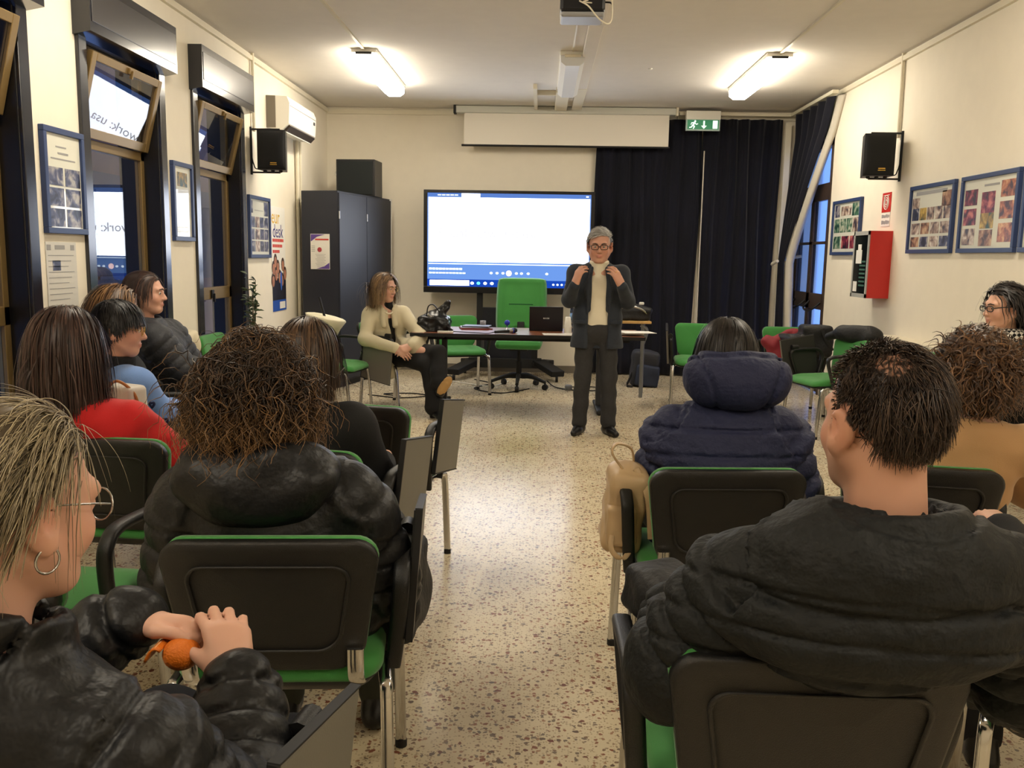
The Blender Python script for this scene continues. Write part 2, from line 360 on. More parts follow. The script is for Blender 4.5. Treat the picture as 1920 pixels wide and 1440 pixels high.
# ------------------------------------------------------------------ projector
r=empty('projector',(.21,5.5,2.875),0,'black ceiling projector with a dangling white cable','projector')
MB().tube([(0,0,.09),(0,0,.305)],.018,10).tube([(0,0,.305),(0,0,.322)],.05,12).build('mount_pole',M_silver,r)
MB().box((0,0,.085),(.16,.16,.012),None,.004).build('mount_plate',M_blackm,r)
MB().box((0,0,.03),(.262,.22,.095),None,.018).build('body',mat('projector_black',(26,27,32),.3),r)
MB().box((0,0,-.028),(.255,.21,.03),None,.012).build('base',mat('projector_grey',(150,150,150),.4),r)
MB().box((-.085,-.112,.055),(.032,.004,.01),None,.002).build('badge',M_silver,r)
MB().tube(arcpts([(-.02,-.115,.04),(.03,-.16,.0),(.09,-.17,-.07),(.145,-.15,-.095),(.17,-.12,-.05),(.165,-.08,.08),(.11,-.03,.31)]),.0045,6).tube(arcpts([(.03,-.115,.045),(.0,-.13,.03),(.05,-.15,.02)]),.004,6).build('white_cable',M_cream,r)
MB().tube(arcpts([(.12,-.02,.06),(.16,-.05,.05),(.17,-.09,.03)]),.005,6).build('black_cable',M_blackm,r)
# ------------------------------------------------------------------ projection screen (rolled down a little)
r=empty('projection_screen',(.25,10.78,3.16),0,'white projection screen partly rolled down from its ceiling case','screen')
MB().bx(-1.3,1.3,-.05,.05,-.045,.035,.01).build('case',mat('grey_white_case',(196,196,186),.4),r)
MB().bx(-1.325,-1.295,-.055,.055,-.055,.04,.004).build('end_cap',M_blackm,r); MB().bx(1.295,1.325,-.055,.055,-.055,.04,.004).build('end_cap',M_cream,r)
MB().bx(-1.2,1.225,-.004,.004,-.405,-.04).build('canvas',mat('screen_canvas',(226,220,208),.8),r)
MB().tube([(-1.23,0,-.415),(1.24,0,-.415)],.013,8).build('bottom_bar',M_blackm,r)
# ------------------------------------------------------------------ exit sign
r=empty('exit_sign',(1.86,10.72,3.06),0,'green emergency exit sign with running man and down arrow','sign')
MB().box((0,0,.05),(.40,.08,.1),None,.006).build('housing',M_white,r)
MB().box((0,0,-.055),(.40,.035,.14),None,.006).build('sign_frame',mat('pale_frame',(180,205,200),.4),r)
sg=MB().box((0,-.019,-.055),(.365,.006,.105)).build('sign_plate',mat('exit_green',(22,110,70),.4,emit=(22,120,78),estr=.25),r)
M_ex=mat('exit_white',(235,245,235),.4,emit=(235,250,240),estr=.5)
Rm=MB().box((.14,-.0235,-.055),(.055,.003,.09)).build('door_symbol',M_ex,sg)
def seg(mb,p,q,wd):
    p,q=Vector(p),Vector(q); t=(q-p); L=t.length; a=math.atan2(t.y,t.x); c=(p+q)/2
    mb.box((c.x,-.0235,c.y-.055),(L+wd*.5,.003,wd),rotm('Y',-a)); return mb
mb=MB(); 
seg(mb,(.01,.038),(.01,-.02),.018); mb.prism([(-.022,-.068),(.042,-.068),(.01,-.103)],'y',-.025,-.022); mb.build('arrow_symbol',M_ex,sg)
mb=MB().sphere((-.093,-.0235,-.017),(.011,.002,.011),10,6)
for p,q,wd in (((-.1,.024),(-.12,-.01),.02),((-.12,-.01),(-.1,-.022),.012),((-.1,-.022),(-.112,-.045),.011),((-.12,-.01),(-.138,-.03),.013),((-.138,-.03),(-.158,-.033),.01),((-.1,.02),(-.078,.002),.009),((-.078,.002),(-.062,.01),.008),((-.104,.022),(-.132,.02),.009),((-.132,.02),(-.142,.0),.008)): seg(mb,p,q,wd)
mb.build('running_man_symbol',M_ex,sg)
# ------------------------------------------------------------------ curtains
def drape(name,x0,x1,y,z0,z1,waves,amp,label,seed):
    rn=random.Random(seed); ph=[rn.uniform(0,6.28) for _ in range(6)]
    def fn(u,v):
        x=x0+(x1-x0)*u; z=z0+(z1-z0)*v
        d=amp*math.sin(2*PI*waves*u+ph[0]+.5*math.sin(3*v+ph[1]))+amp*.45*math.sin(2*PI*waves*2.3*u+ph[2])*(.6+.4*v)
        return (x+.02*math.sin(5*v+ph[3]+9*u),y-abs(amp)*1.4+d,z)
    r=empty(name,((x0+x1)/2,y,0),0,label,'curtain','dark navy velvet curtains')
    o=MB().grid(fn,110,14,.006).build('velvet_panel',M_velvet,r); o.location=(-(x0+x1)/2,-y,0)
    return r
c1=drape('curtain',.645,1.885,10.95,.02,3.09,6,.026,'dark navy velvet curtain panel beside the big screen',1)
c2=drape('curtain',1.925,2.82,10.94,.02,3.1,5,.028,'dark navy velvet curtain panel in the corner under the exit sign',2)
MB().bx(-.468,-.455,-.12,-.11,.02,2.72).build('pale_hem',M_lining,c2)
def fn(u,v):   # tied-back curtain along the right wall; v 0 bottom ->1 top
    z=.02+3.1*v
    if z>1.42: t=(z-1.42)/1.7; near=10.32+(9.42-10.32)*t**1.25; far=10.5+.32*t; x=2.78+.17*min(1,t*1.2)
    else: t=(1.42-z)/1.4; near=10.32+.05*t; far=10.5+.08*t; x=2.78+.05*t
    y=far+(near-far)*u
    return (x+.035*math.sin(u*2*PI*5+.8)*(.5+.5*abs(t)),y,z)
r=empty('curtain',(2.9,10.4,0),0,'navy velvet curtain tied back at the glazed exit door','curtain','dark navy velvet curtains')
o=MB().grid(fn,70,40,.006).build('velvet_panel',M_velvet,r); o.location=(-2.9,-10.4,0)
def fn2(u,v):
    p=fn(1.0,v); q=fn(.8,v); z=p[2]; wd=.20*max(.35,min(1,(abs(z-1.42))*1.2))
    return (p[0]+.012+.09*u,p[1]-.012+.0*u-wd*.35*math.sin(u*PI)-.02*u,z)
o=MB().grid(fn2,6,40,.004).build('lining',M_lining,r); o.location=(-2.9,-10.4,0)
o=MB().tube(arcpts([(2.70,10.25,1.44),(2.68,10.4,1.40),(2.74,10.5,1.43),(2.9,10.55,1.47),(3.04,10.5,1.5)]),.018,8).build('tie_back',M_lining,r); o.location=(-2.9,-10.4,0)
MB().bx(1.6,2.95,10.80,10.84,3.125,3.16).bx(2.9,2.96,9.3,10.84,3.125,3.16).build('curtain_rail',M_cream,label='cream curtain rail turning the corner at the ceiling',cat='rail')
MB().bx(2.86,2.93,10.84,10.92,.02,3.05).build('corner_pipe',M_cream,label='cream pipe in the corner between the navy curtains',cat='pipe')
# ------------------------------------------------------------------ framed photo boards on the walls
PH=[photo_mat('photo_blue',(24,26,46),(70,74,104),(170,165,160)),photo_mat('photo_red',(28,22,34),(120,34,60),(200,120,110)),photo_mat('photo_brown',(66,46,40),(150,108,84),(196,164,130)),photo_mat('photo_green',(24,60,54),(70,112,90),(190,190,170)),photo_mat('photo_skin',(60,54,66),(150,126,112),(214,204,192)),photo_mat('photo_orange',(70,46,52),(170,100,70),(214,168,120)),photo_mat('photo_yellow',(30,70,60),(150,120,50),(210,180,90))]
M_gsheet=mat('glazed_sheet',(222,222,208),.5,coat=1.0); MATS['glazed_sheet'].node_tree.nodes['Principled BSDF'].inputs['Coat Roughness'].default_value=.03
def board(side,y0,y1,z0,z1,photos,label,extra=None,group='blue framed photo boards'):
    X=XL if side<0 else XR; n=1 if side<0 else -1
    r=empty('photo_frame',(X,(y0+y1)/2,z0),0,label,'picture frame',group); W=(y1-y0); H=z1-z0; b=.032
    MB().bx(0,n*.03,-W/2,W/2,0,b,.003).bx(0,n*.03,-W/2,W/2,H-b,H,.003).bx(0,n*.03,-W/2,-W/2+b,b,H-b,.003).bx(0,n*.03,W/2-b,W/2,b,H-b,.003).build('frame',M_blueframe,r)
    s=MB().bx(n*.004,n*.014,-W/2+b,W/2-b,b,H-b).build('sheet',M_gsheet,r)
    iw,ih=W-2*b,H-2*b
    for (u0,v0,u1,v1,k) in photos:   # u: left->right as seen, v: bottom->top
        f=lambda u:(-iw/2+u*iw) if side<0 else (iw/2-u*iw)
        a,c=f(u0),f(u1); MB().bx(n*.014,n*.0155,min(a,c),max(a,c),b+v0*ih,b+v1*ih).build('photo' if k>=0 else 'text_line',PH[k] if k>=0 else M_lgrey,s)
    return r
def grid_ph(cols,rows,u0,u1,v0,v1,ks,gap=.12):
    o=[];i=0
    for rr in range(rows):
        for c in range(cols):
            du=(u1-u0)/cols; dv=(v1-v0)/rows
            o.append((u0+du*(c+gap/2),v1-dv*(rr+1-gap/2),u0+du*(c+1-gap/2),v1-dv*(rr+gap/2),ks[i%len(ks)])); i+=1
    return o
board(-1,4.667,5.085,1.52,2.085,grid_ph(2,3,.0,1,0,.66,[0,0,0,0,0]) + [(.3,.86,.6,.875,-1),(.35,.79,.65,.81,-1),(.15,.73,.85,.745,-1)],'blue framed board of six meeting photos nearest on the left wall')
board(-1,6.315,6.68,1.51,2.075,[(.2,.72,.8,.92,6)],'narrow blue framed board between the two left windows mirroring the screen')
board(-1,7.96,8.575,1.385,1.95,grid_ph(4,3,.02,.98,.04,.7,[0,4,0,0])+[(.02,.75,.16,.97,0),(.75,.72,.97,.97,0),(.25,.8,.7,.81,-1)],'blue framed board of many photos left of the tall poster')
board(1,8.62,9.44,1.51,2.06,[(.03,.72,.22,.97,0),(.7,.72,.97,.97,3),(.28,.74,.66,.93,4)]+grid_ph(4,1,.02,.98,.38,.7,[3,3,3,4])+grid_ph(3,1,.02,.98,.05,.34,[3,1,1]),'blue framed board partly hidden behind the red hose cabinet')
board(1,6.71,7.5,1.52,2.06,[(.02,.68,.2,.86,4),(.75,.68,.98,.92,2)]+grid_ph(5,1,.02,.98,.47,.7,[0,6,4,4,4])+grid_ph(4,1,.02,.98,.24,.45,[4,2,4,4])+grid_ph(4,1,.02,.98,.03,.22,[2,0,4,0])+[(.1,.9,.85,.96,-1)],'blue framed board with rows of small portraits on the right wall')
board(1,5.82,6.605,1.52,2.06,[(.03,.63,.28,.86,1),(.03,.34,.28,.58,1),(.03,.05,.28,.29,4),(.37,.5,.62,.8,1),(.37,.28,.62,.5,6),(.37,.03,.62,.26,2),(.72,.7,.97,.93,5),(.72,.4,.97,.64,5),(.72,.08,.97,.34,5),(.4,.88,.68,.91,-1)],'blue framed board of red and orange stage photos on the right wall')
board(1,5.0,5.765,1.52,2.06,grid_ph(3,3,.03,.97,.04,.8,[0,4,2]),'blue framed board cut off by the right edge of the picture')
# ------------------------------------------------------------------ paper sheets and poster on the left wall
r=empty('newspaper_page',(XL,4.83,1.12),0,'photocopied newspaper page taped under the nearest left frame','paper')
sh=MB().bx(.001,.004,-.16,.15,0,.355).build('sheet',M_gpaper,r)
MB().bx(.004,.005,-.07,.03,.315,.338).build('headline',M_lgrey,sh)
for a in (-.15,.09): MB().bx(.004,.005,a,a+.04,.31,.34).build('emblem',M_lgrey,sh)
MB().bx(.004,.005,-.1,-.02,.2,.255).build('picture',PH[0],sh)
mb=MB()
for k in range(9): mb.bx(.004,.005,-.14,.12-.03*(k%3),.28-.03*k,.284-.03*k)
mb.build('text_lines',M_lgrey,sh)
r=empty('poster',(XL,8.89,.853),0,'tall white poster with yellow and blue lettering and a crowd of faces','poster')
sh=MB().bx(.001,.004,-.23,.23,0,1.035).build('sheet',M_paper,r)
T=Matrix.Translation((.0045,0,0))@Matrix(((0,0,1,0),(1,0,0,0),(0,1,0,0),(0,0,0,1)))
text_mesh('eur',.20,mat('yellow_ink',(214,170,40),.6),'yellow_lettering',sh,Matrix.Translation((0,-.09,.93))@T)
text_mesh('desk',.19,mat('blue_ink',(44,44,120),.6),'blue_lettering',sh,Matrix.Translation((0,-.02,.79))@T)
mb=MB()
for z,a,b in ((.69,-.2,.17),(.635,-.2,.12),(.58,-.2,.03)): 
    x=a
    while x<b: mb.bx(.004,.005,x,min(b,x+.05),z,z+.03); x+=.058
mb.build('red_lettering',mat('red_ink',(200,60,50),.6),sh)
MB().bx(.004,.005,-.23,.23,.0,.11).build('blue_band',mat('band_blue',(30,80,170),.6),sh); MB().bx(.005,.006,0,.19,.02,.09).build('white_panel',M_paper,sh)
rn=random.Random(5); mb=MB().bx(.004,.0045,-.23,.23,.11,.33); mb.build('dark_clothes',mat('photo_dark',(30,30,44),.5,var=.4,vscale=20),sh)
M_f1=mat('printed_face',(176,122,98),.5,var=.2,vscale=30); M_h1=mat('printed_hair',(58,40,34),.5,var=.2,vscale=30)
for k,(y,z) in enumerate([(-.18,.42),(-.1,.36),(-.12,.49),(-.04,.43),(.13,.45),(.2,.36),(.02,.33),(-.2,.30),(.1,.3)]):
    f=MB().sphere((.0045,y,z+.015),(.0012,.058,.07),12,6).build('printed_hair',M_h1,sh); MB().sphere((.0055,y,z),(.0012,.042,.055),12,6).build('printed_face',M_f1,sh)
MB().sphere((.0065,.06,.3),(.001,.035,.1),10,6).build('printed_blue_scarf',mat('print_blue',(60,100,190),.5),sh)
# ------------------------------------------------------------------ pipes on the walls
MB().tube([(XL+.025,8.14,ZC),(XL+.025,8.14,2.52)],.016,8).build('wall_pipe',M_cream,label='cream conduit dropping from the ceiling to the left wall speaker',cat='pipe')
MB().tube([(XL+.03,9.54,2.62),(XL+.03,9.54,.1)],.022,8).tube([(XL+.03,9.66,2.62),(XL+.03,9.66,.1)],.016,8).build('wall_pipe',M_cream,label='pair of cream pipes running down from the air conditioner',cat='pipe')
MB().tube([(XR-.02,7.88,ZC),(XR-.02,7.86,2.5)],.016,8).build('wall_pipe',M_cream,label='cream conduit dropping from the ceiling to the right wall speaker',cat='pipe')
# ------------------------------------------------------------------ air conditioner
r=empty('air_conditioner',(XL,9.09,2.6),0,'white split air conditioner high on the left wall','air conditioner')
MB().prism([(0,.02),(.15,0),(.215,.06),(.225,.25),(.2,.31),(0,.32)],'y',-.5,.5).build('body',M_white,r)
MB().bx(0,.09,-.505,-.5,.02,.315).build('side_vent_panel',mat('ac_grey',(120,112,100),.5),r)
MB().box((.19,0,.02),(.07,.92,.02),rotm('Y',math.radians(-45))).build('air_outlet',mat('ac_dark',(60,50,44),.5),r)
MB().box((.15,0,-.005),(.06,.9,.008),rotm('Y',math.radians(20))).build('flap',M_white,r)
MB().bx(.214,.2265,-.48,.48,.225,.229).build('groove',MATS['ac_grey'],r); MB().bx(.22,.2275,.40,.45,.17,.2).build('display',M_ink,r)
# ------------------------------------------------------------------ wall loudspeakers
def wspk(wx,side,y,zc,rz,label):
    r=empty('wall_speaker',(wx+side*.21,y,zc),rz,label,'loudspeaker','black wall loudspeakers')
    bd=MB().prism([(-.125,-.1),(.125,-.1),(.1,.12),(-.1,.12)],'z',-.175,.175); bd.build('cabinet',M_black,r)
    def fg(u,v): 
        x=-.12+.24*u; z=-.168+.336*v; return (x,-.102-.02*(1-(2*v-1)**4)*(1-(2*u-1)**4),z)
    MB().grid(fg,12,14,.004).build('grille',mat('speaker_grille',(20,21,23),.6,bump=.8,bscale=900),r)
    MB().box((.0+.02,-.125,-.115),(.055,.003,.008)).box((.02,-.124,-.13),(.06,.003,.006)).build('badge',M_gilt,r)
    for k in range(3): MB().sphere((-.07+.07*k,-.04,-.182),(.018,.018,.012),8,6).build('rubber_foot',M_blackm,r)
    br=empty('tmp'); bpy.data.objects.remove(br)
    mb=MB(); inv=Matrix.Rotation(-rz,3,'Z'); f=lambda x,y,z: inv@Vector((x,y,z))
    wxl=-side*.21+side*.004
    for z in (.19,-.19): mb.tube([f(wxl,.0,z),f(0,0,z),f(side*.06,0,z)],.008,6)
    mb.tube([f(wxl,0,-.21),f(wxl,0,.21)],.014,8); mb.build('wall_bracket',M_blackm,r)
    MB().tube([f(*p) for p in arcpts([(wxl,0,-.02),(wxl+side*.03,-.02,-.12),(wxl+side*.06,0,-.16),(0,.05,-.12)])],.005,6).build('cable',M_blackm,r)
wspk(XL,1,8.1,2.345,math.radians(6),'black loudspeaker on a bracket high on the left wall')
wspk(XR,-1,7.8,2.34,math.radians(-8),'black loudspeaker on a bracket high on the right wall')
# ------------------------------------------------------------------ fire hose cabinet and sign
r=empty('hose_cabinet',(XR,7.86,1.13),0,'red fire hose cabinet with glass door on the right wall','hose cabinet')
MB().bx(-.16,0,.0,.0+.004,0,.585).bx(-.19,-.186,0,.38,0,.585).bx(-.19,0,-.004,.0,0,.585).bx(-.19,0,.376,.38,0,.585).bx(-.19,0,0,.38,.58,.585).bx(-.19,0,0,.38,0,.005).build('cabinet_box',M_red,r)
dr=MB().bx(-.2,-.188,.0,.03,.0,.585).bx(-.2,-.188,.35,.38,0,.585).bx(-.2,-.188,0,.38,.55,.585).bx(-.2,-.188,0,.38,0,.035).build('door_rim',mat('grey_rim',(170,170,165),.4),r)
MB().bx(-.1955,-.1925,.03,.35,.035,.55).build('dark_pane',mat('dark_pane',(16,22,22),.08),dr)
MB().bx(-.198,-.1955,.16,.3,.3,.42).bx(-.198,-.1955,.18,.26,.42,.47).bx(-.198,-.1955,.24,.33,.05,.14).build('sticker',M_paper,dr)
mb=MB()
for k in range(7): mb.bx(-.1975,-.1955,.06,.2,.1+.035*k,.115+.035*k)
mb.build('green_print',mat('green_print',(60,100,84),.5),dr)
r=empty('hose_sign',(XR,8.05,1.76),0,'red fire hose sign with white coil symbol above the hose cabinet','sign')
MB().bx(-.004,-.001,-.1,.1,.0,.12).build('white_plate',M_paper,r)
rp=MB().bx(-.004,-.001,-.1,.1,.125,.295).build('red_plate',M_red,r)
mb=MB()
for k in range(3):
    rr=.022+.018*k; mb.tube([(-.006,rr*math.cos(a)*1.0,.21+rr*1.05*math.sin(a)) for a in [PI/12*j for j in range(25)]],.004,5,False)
mb.tube([(-.006,.05,.24),(-.006,.07,.27),(-.006,-.07,.272)],.004,5).build('coil_symbol',M_paper,rp)
for z,h in ((.075,.03),(.02,.034)):
    mb=MB()
    for k in range(6): mb.bx(-.0052,-.004,.085-.03*k,.06-.03*k,z+.002*(k%2),z+h-.003*(k%3))
    mb.build('lettering',M_lgrey,r)
# ================================================================== CHAIRS
def make_chair():
    r=empty('conference_chair')
    def rr(w0,w1,z0,z1,rc,n=6):      # rounded trapezoid outline, list of (x,z)
        P=[]
        for (cx,cz,a0,rad) in ((w1-rc,z1-rc,0,rc),(-w1+rc,z1-rc,90,rc),(-w0+rc*1.4,z0+rc*1.4,180,rc*1.4),(w0-rc*1.4,z0+rc*1.4,270,rc*1.4)):
            for k in range(n+1):
                a=math.radians(a0+90*k/n); P.append((cx+rad*math.cos(a),cz+rad*math.sin(a)))
        return P
    def curve(x,z,off): # curved, reclined back surface; off = towards sitter
        return (x,-.225-(z-.45)*.20+ .55*x*x -.0+off,z)
    def slab(out,o0,o1,bul=0,inner=None):
        n=len(out); cx=sum(p[0] for p in out)/n; cz=sum(p[1] for p in out)/n
        rings=[]; 
        for sc,off in ((1,o0),(1.0,o1-.004 if o1>o0 else o1+.004),(.97,o1),(.85,o1+bul*.5),(.6,o1+bul*.85),(.3,o1+bul)):
            rings.append([curve(cx+(p[0]-cx)*sc,cz+(p[1]-cz)*sc,off) for p in out])
        V=[p for R_ in rings for p in R_]; F=[]
        for i in range(len(rings)-1):
            for k in range(n): F.append((i*n+k,i*n+(k+1)%n,(i+1)*n+(k+1)%n,(i+1)*n+k))
        F.append(tuple((len(rings)-1)*n+k for k in range(n))); F.append(tuple(range(n))[::-1])
        return MB().add(V,F,True)
    out=rr(.215,.245,.47,.80,.055)
    # black shell with raised rim
    sh=slab(out,0.0,-.030,.004); sh.build('backrest_shell',M_shell,r)
    inn=rr(.165,.185,.525,.745,.04); n=len(inn)
    V=[];F=[]
    for sc,off in ((1.0,-.029),(1.0,-.036),(.965,-.036),(.95,-.0315)):
        cx,cz=0,.635
        V+=[curve(cx+(p[0]-cx)*sc*1.0,cz+(p[1]-cz)*sc,off) for p in inn]
    for i in range(3):
        for k in range(n): F.append((i*n+k,i*n+(k+1)%n,(i+1)*n+(k+1)%n,(i+1)*n+k))
    MB().add(V,F,True).build('shell_ridge',M_shell,r)
    slab([(x*.985,.635+(z-.635)*.985) for x,z in rr(.218,.247,.47,.803,.055)],0.0,.03,.014).build('back_cushion',M_green,r)
    # seat
    so=[]
    for (cx,cy,a0) in ((.235-.07,.235-.09,0),(-.235+.07,.235-.09,90),(-.235+.06,-.21+.06,180),(.235-.06,-.21+.06,270)):
        for k in range(7):
            a=math.radians(a0+15*k); so.append((cx+.07*math.cos(a),cy+.085*math.sin(a)))
    def seat(z0,prof):
        n=len(so); V=[];F=[]
        for sc,z in prof: V+=[(x*sc,y*sc,z0+z-(.02*max(0,(y-.1)/.13)**2 if z>0 else 0)+ .012*(y<-.1)*0) for x,y in so]
        for i in range(len(prof)-1):
            for k in range(n): F.append((i*n+k,i*n+(k+1)%n,(i+1)*n+(k+1)%n,(i+1)*n+k))
        F.append(tuple(range(n))[::-1]); F.append(tuple((len(prof)-1)*n+k for k in range(n)))
        return MB().add(V,F,True)
    seat(.43,[(.97,0),(1.0,.012),(1.0,.03),(.96,.047),(.8,.058),(.4,.062)]).build('seat_cushion',M_green,r)
    seat(.405,[(.7,-.005),(.9,.0),(.98,.026),(.97,.03)]).build('seat_shell',M_shell,r)
    # chrome legs: front pair bent from the side rail
    for sx in (-1,1):
        for sy in (-1,1):
            l=MB().tube(arcpts([(sx*.235,sy*.05,.415),(sx*.25,sy*.16,.41),(sx*.257,sy*.195,.36),(sx*.262,sy*.225,.015)],5),1,10,True,(.016,.011,(1,0,0))).build('leg',M_chrome,r)
            MB().tube([(sx*.262,sy*.225,.0),(sx*.262,sy*.225,.022)],.0175,10).build('foot_cap',M_blackm,l)
        MB().tube([(sx*.235,-.1,.412),(sx*.235,.1,.412)],.012,8).tube([(sx*.1,.0,.405),(sx*.235,0,.405)],.01,8).build('side_rail',M_chrome,r)
        MB().tube(arcpts([(sx*.19,-.12,.415),(sx*.19,-.2,.42),(sx*.19,-.252,.46),(sx*.19,-.262,.53)],4),1,8,True,(.02,.006,(1,0,0))).build('back_bracket',M_chrome,r)
        a=arcpts([(sx*.262,-.075,.40),(sx*.272,-.10,.47),(sx*.285,-.135,.60),(sx*.288,-.125,.655),(sx*.288,-.07,.685),(sx*.288,.08,.682),(sx*.286,.15,.67),(sx*.282,.165,.63),(sx*.272,.12,.50),(sx*.264,.085,.41)],6)
        rs=[1]*len(a); n=len(a)
        rs=[1.0 if i<n*.62 else 1.0-.35*(i-n*.62)/(n*.38) for i in range(n)]
        MB().tube(a,rs,10,True,(.021,.013,(1,0,0))).build('armrest',M_black,r)
    tb=empty('writing_tablet'); bpy.data.objects.remove(tb)
    T=Matrix.Translation((.315,.07,.62))@Matrix.Rotation(math.radians(4),4,'Y')@Matrix.Rotation(math.radians(-9),4,'X')
    def tr(mb): mb.v=[tuple(T@Vector(v)) for v in mb.v]; return mb
    t=tr(MB().box((0,0,0),(.018,.33,.33),None,.006)).build('writing_tablet',M_tab,r)
    tr(MB().box((0,-.1655,0),(.0195,.006,.332),None,.002).box((0,0,-.1655),(.0195,.335,.006),None,.002).box((0,0,.1655),(.0195,.335,.004),None,.001)).build('tablet_edging',M_blackm,t)
    tr(MB().box((-.0105,0,0),(.004,.322,.322),None,.001)).build('tablet_underside',mat('dark_laminate',(44,43,42),.5),t)
    MB().tube([(.288,.12,.675),(.305,.125,.69)],.024,10).tube([(.288,.10,.70),(.288,.16,.70)],.022,10).build('tablet_hinge',M_black,r)
    return r
CH=make_chair(); used=[0]
def chair(x,y,deg,label,tablet=True,arms=True):
    skip=() if tablet else ('writing_tablet','tablet_hinge')
    o=dup(CH,(x,y,0),math.radians(deg),label,skip)
    o['category']='chair'; o['group']='green conference chairs with black shells'; return o
chair(-.625,2.17,5,'black backed green chair under the curly haired woman in black jacket')
chair(-1.43,2.38,-3,'empty green chair left of the curly haired woman',False)
chair(-1.49,3.18,-4,'black backed chair of the woman in red sweater',False)
chair(-.77,3.08,-10,'chair with folded grey tablet in front of the curly haired woman')
chair(-.73,3.96,-12,'empty black backed chair with folded tablet nearest the speaker on the left')
ch7=chair(-.66,1.2,-8,'chair with folded tablet under the woman peeling an orange')
chair(.575,2.95,4.5,'black backed chair of the woman in navy hooded coat',False)
chair(.475,1.66,0,'black backed chair of the balding man in black puffer jacket',False)
chair(1.27,3.05,-8,'black backed chair of the woman in camel sweater',False)
chair(1.33,1.98,-20,'chair at the right edge whose chrome leg shows beside the balding man',False)
chair(-1.85,4.05,-25,'chair under the person in light blue cardigan',False)
chair(-2.2,4.75,-55,'chair under the woman with golden brown hair by the left wall',False)
chair(-2.27,5.45,-78,'chair under the woman in dark grey puffer by the left window',False)
chair(-2.3,6.75,-90,'empty green chair by the left wall near the third window',False)
chair(-1.8,7.75,-100,'empty green chair beside the woman in cream coat',False)
cream_ch=chair(-1.36,8.3,-118,'green chair with folded tablet under the woman in cream coat')
chair(-.83,9.2,-160,'empty green chair behind the left end of the table',False)
chair(1.58,8.7,172,'empty green chair with armrests in front of the navy curtain')
chair(2.42,8.45,178,'green chair holding the red jacket and black backpack',False)
chair(2.42,7.45,105,'green chair with tablet seen side on beside the piled bags')
chair(2.62,6.3,95,'empty green chair mostly hidden along the right wall',False)
chair(2.62,5.1,100,'chair under the woman in checked scarf at the right wall',False)
for cc,dz,dx in ((cream_ch,-.17,.07),(ch7,-.05,0)):
    for ch in cc.children:
        if ch.name.startswith('writing_tablet'): ch.location.z+=dz; ch.location.x+=dx
for ch in list(CH.children):
    for g in list(ch.children): bpy.data.objects.remove(g)
    bpy.data.objects.remove(ch)
bpy.data.objects.remove(CH)
# ================================================================== PRESENTATION SCREEN
def emis(name,c,s):
    m=bpy.data.materials.new(name); m.use_nodes=True; nt=m.node_tree; nt.nodes.clear()
    e=nd(nt,'ShaderNodeEmission'); e.inputs[0].default_value=lin(*c); e.inputs[1].default_value=s; o=nd(nt,'ShaderNodeOutputMaterial'); nt.links.new(e.outputs[0],o.inputs[0]); return m
r=empty('interactive_display',(-.39,10.52,0),0,'large black framed presentation screen showing a white slide','screen')
W,Z0,Z1=1.005,1.0,2.2
MB().bx(-W,W,-.0,.07,Z0,Z1,.01).build('housing',M_blackm,r)
MB().bx(-W,W,-.02,.002,Z0,Z0+.075,.004).bx(-W,W,-.02,.002,Z1-.035,Z1,.004).bx(-W,-W+.045,-.02,.002,Z0+.07,Z1-.03,.004).bx(W-.045,W,-.02,.002,Z0+.07,Z1-.03,.004).build('bezel',mat('display_bezel',(16,16,20),.25),r)
E_w=emis('slide_white',(236,242,255),2.6)
a,b=-W+.045,W-.045; z0,z1=Z0+.075,Z1-.035
sc=MB().bx(a,b,-.006,.0,z0,z1).build('screen_panel',emis('screen_blue',(96,136,205),.62),r)
MB().bx(a+.012,b-.012,-.0085,-.006,z0+.29,z1-.05).build('slide',E_w,sc)
MB().bx(a,b,-.0085,-.006,z0,z0+.085).build('taskbar',emis('taskbar_blue',(20,58,150),.7),sc)
E_i=emis('screen_icon_white',(225,240,255),1.2); E_c=emis('screen_icon_cyan',(90,210,235),1.0); E_d=emis('screen_dark_blue',(24,44,96),.7)
MB().bx(a+.03,a+.5,-.011,-.0085,z0+.012,z0+.074).build('search_field',E_w,sc)
for k,x in enumerate((.535,.61,.69,.77)):
    MB().sphere((a+x,-.0085,z0+.042),(.022,.003,.018),10,6).build('taskbar_icon',E_c if k==1 else E_i,sc)
for k in range(6): MB().sphere((b-.42+.05*k,-.0085,z0+.04),(.014,.003,.012),8,6).build('tray_icon',E_i,sc)
MB().bx(a+.012,b-.012,-.0085,-.006,z0+.262,z0+.272).build('progress_bar',E_i,sc)
for k,x in enumerate((.76,.83,.90,.97,1.06,1.12,1.2,1.42,1.68)):
    MB().sphere((a+x,-.0085,z0+.165),(.034 if k==3 else .018,.003,.034 if k==3 else .014),10,6).build('control_icon',emis('pinkish_icon',(255,215,210),1.3) if k==3 else E_i,sc)
mb=MB()
for z,n,h in ((.195,10,.022),(.15,11,.016)):
    for k in range(n): mb.bx(a+.02+.04*k,a+.053+.04*k,-.0085,-.006,z0+z,z0+z+h)
mb.build('caption_lines',E_i,sc)
MB().bx(a,b,-.008,-.006,z1-.045,z1).build('title_bar',emis('title_bar_blue',(70,100,160),.8),sc)
MB().bx(a+.4,a+.62,-.0085,-.006,z1-.045,z1-.005).build('browser_tab',E_w,sc)
mb=MB()
for k in range(5): mb.bx(a+.12+.05*k,a+.16+.05*k,-.0085,-.006,z1-.03,z1-.018)
mb.bx(b-.06,b-.03,-.0085,-.006,z1-.03,z1-.015).build('tab_text',E_i,sc)
E_t=emis('slide_text_grey',(250,250,255),.43); cx=-.845
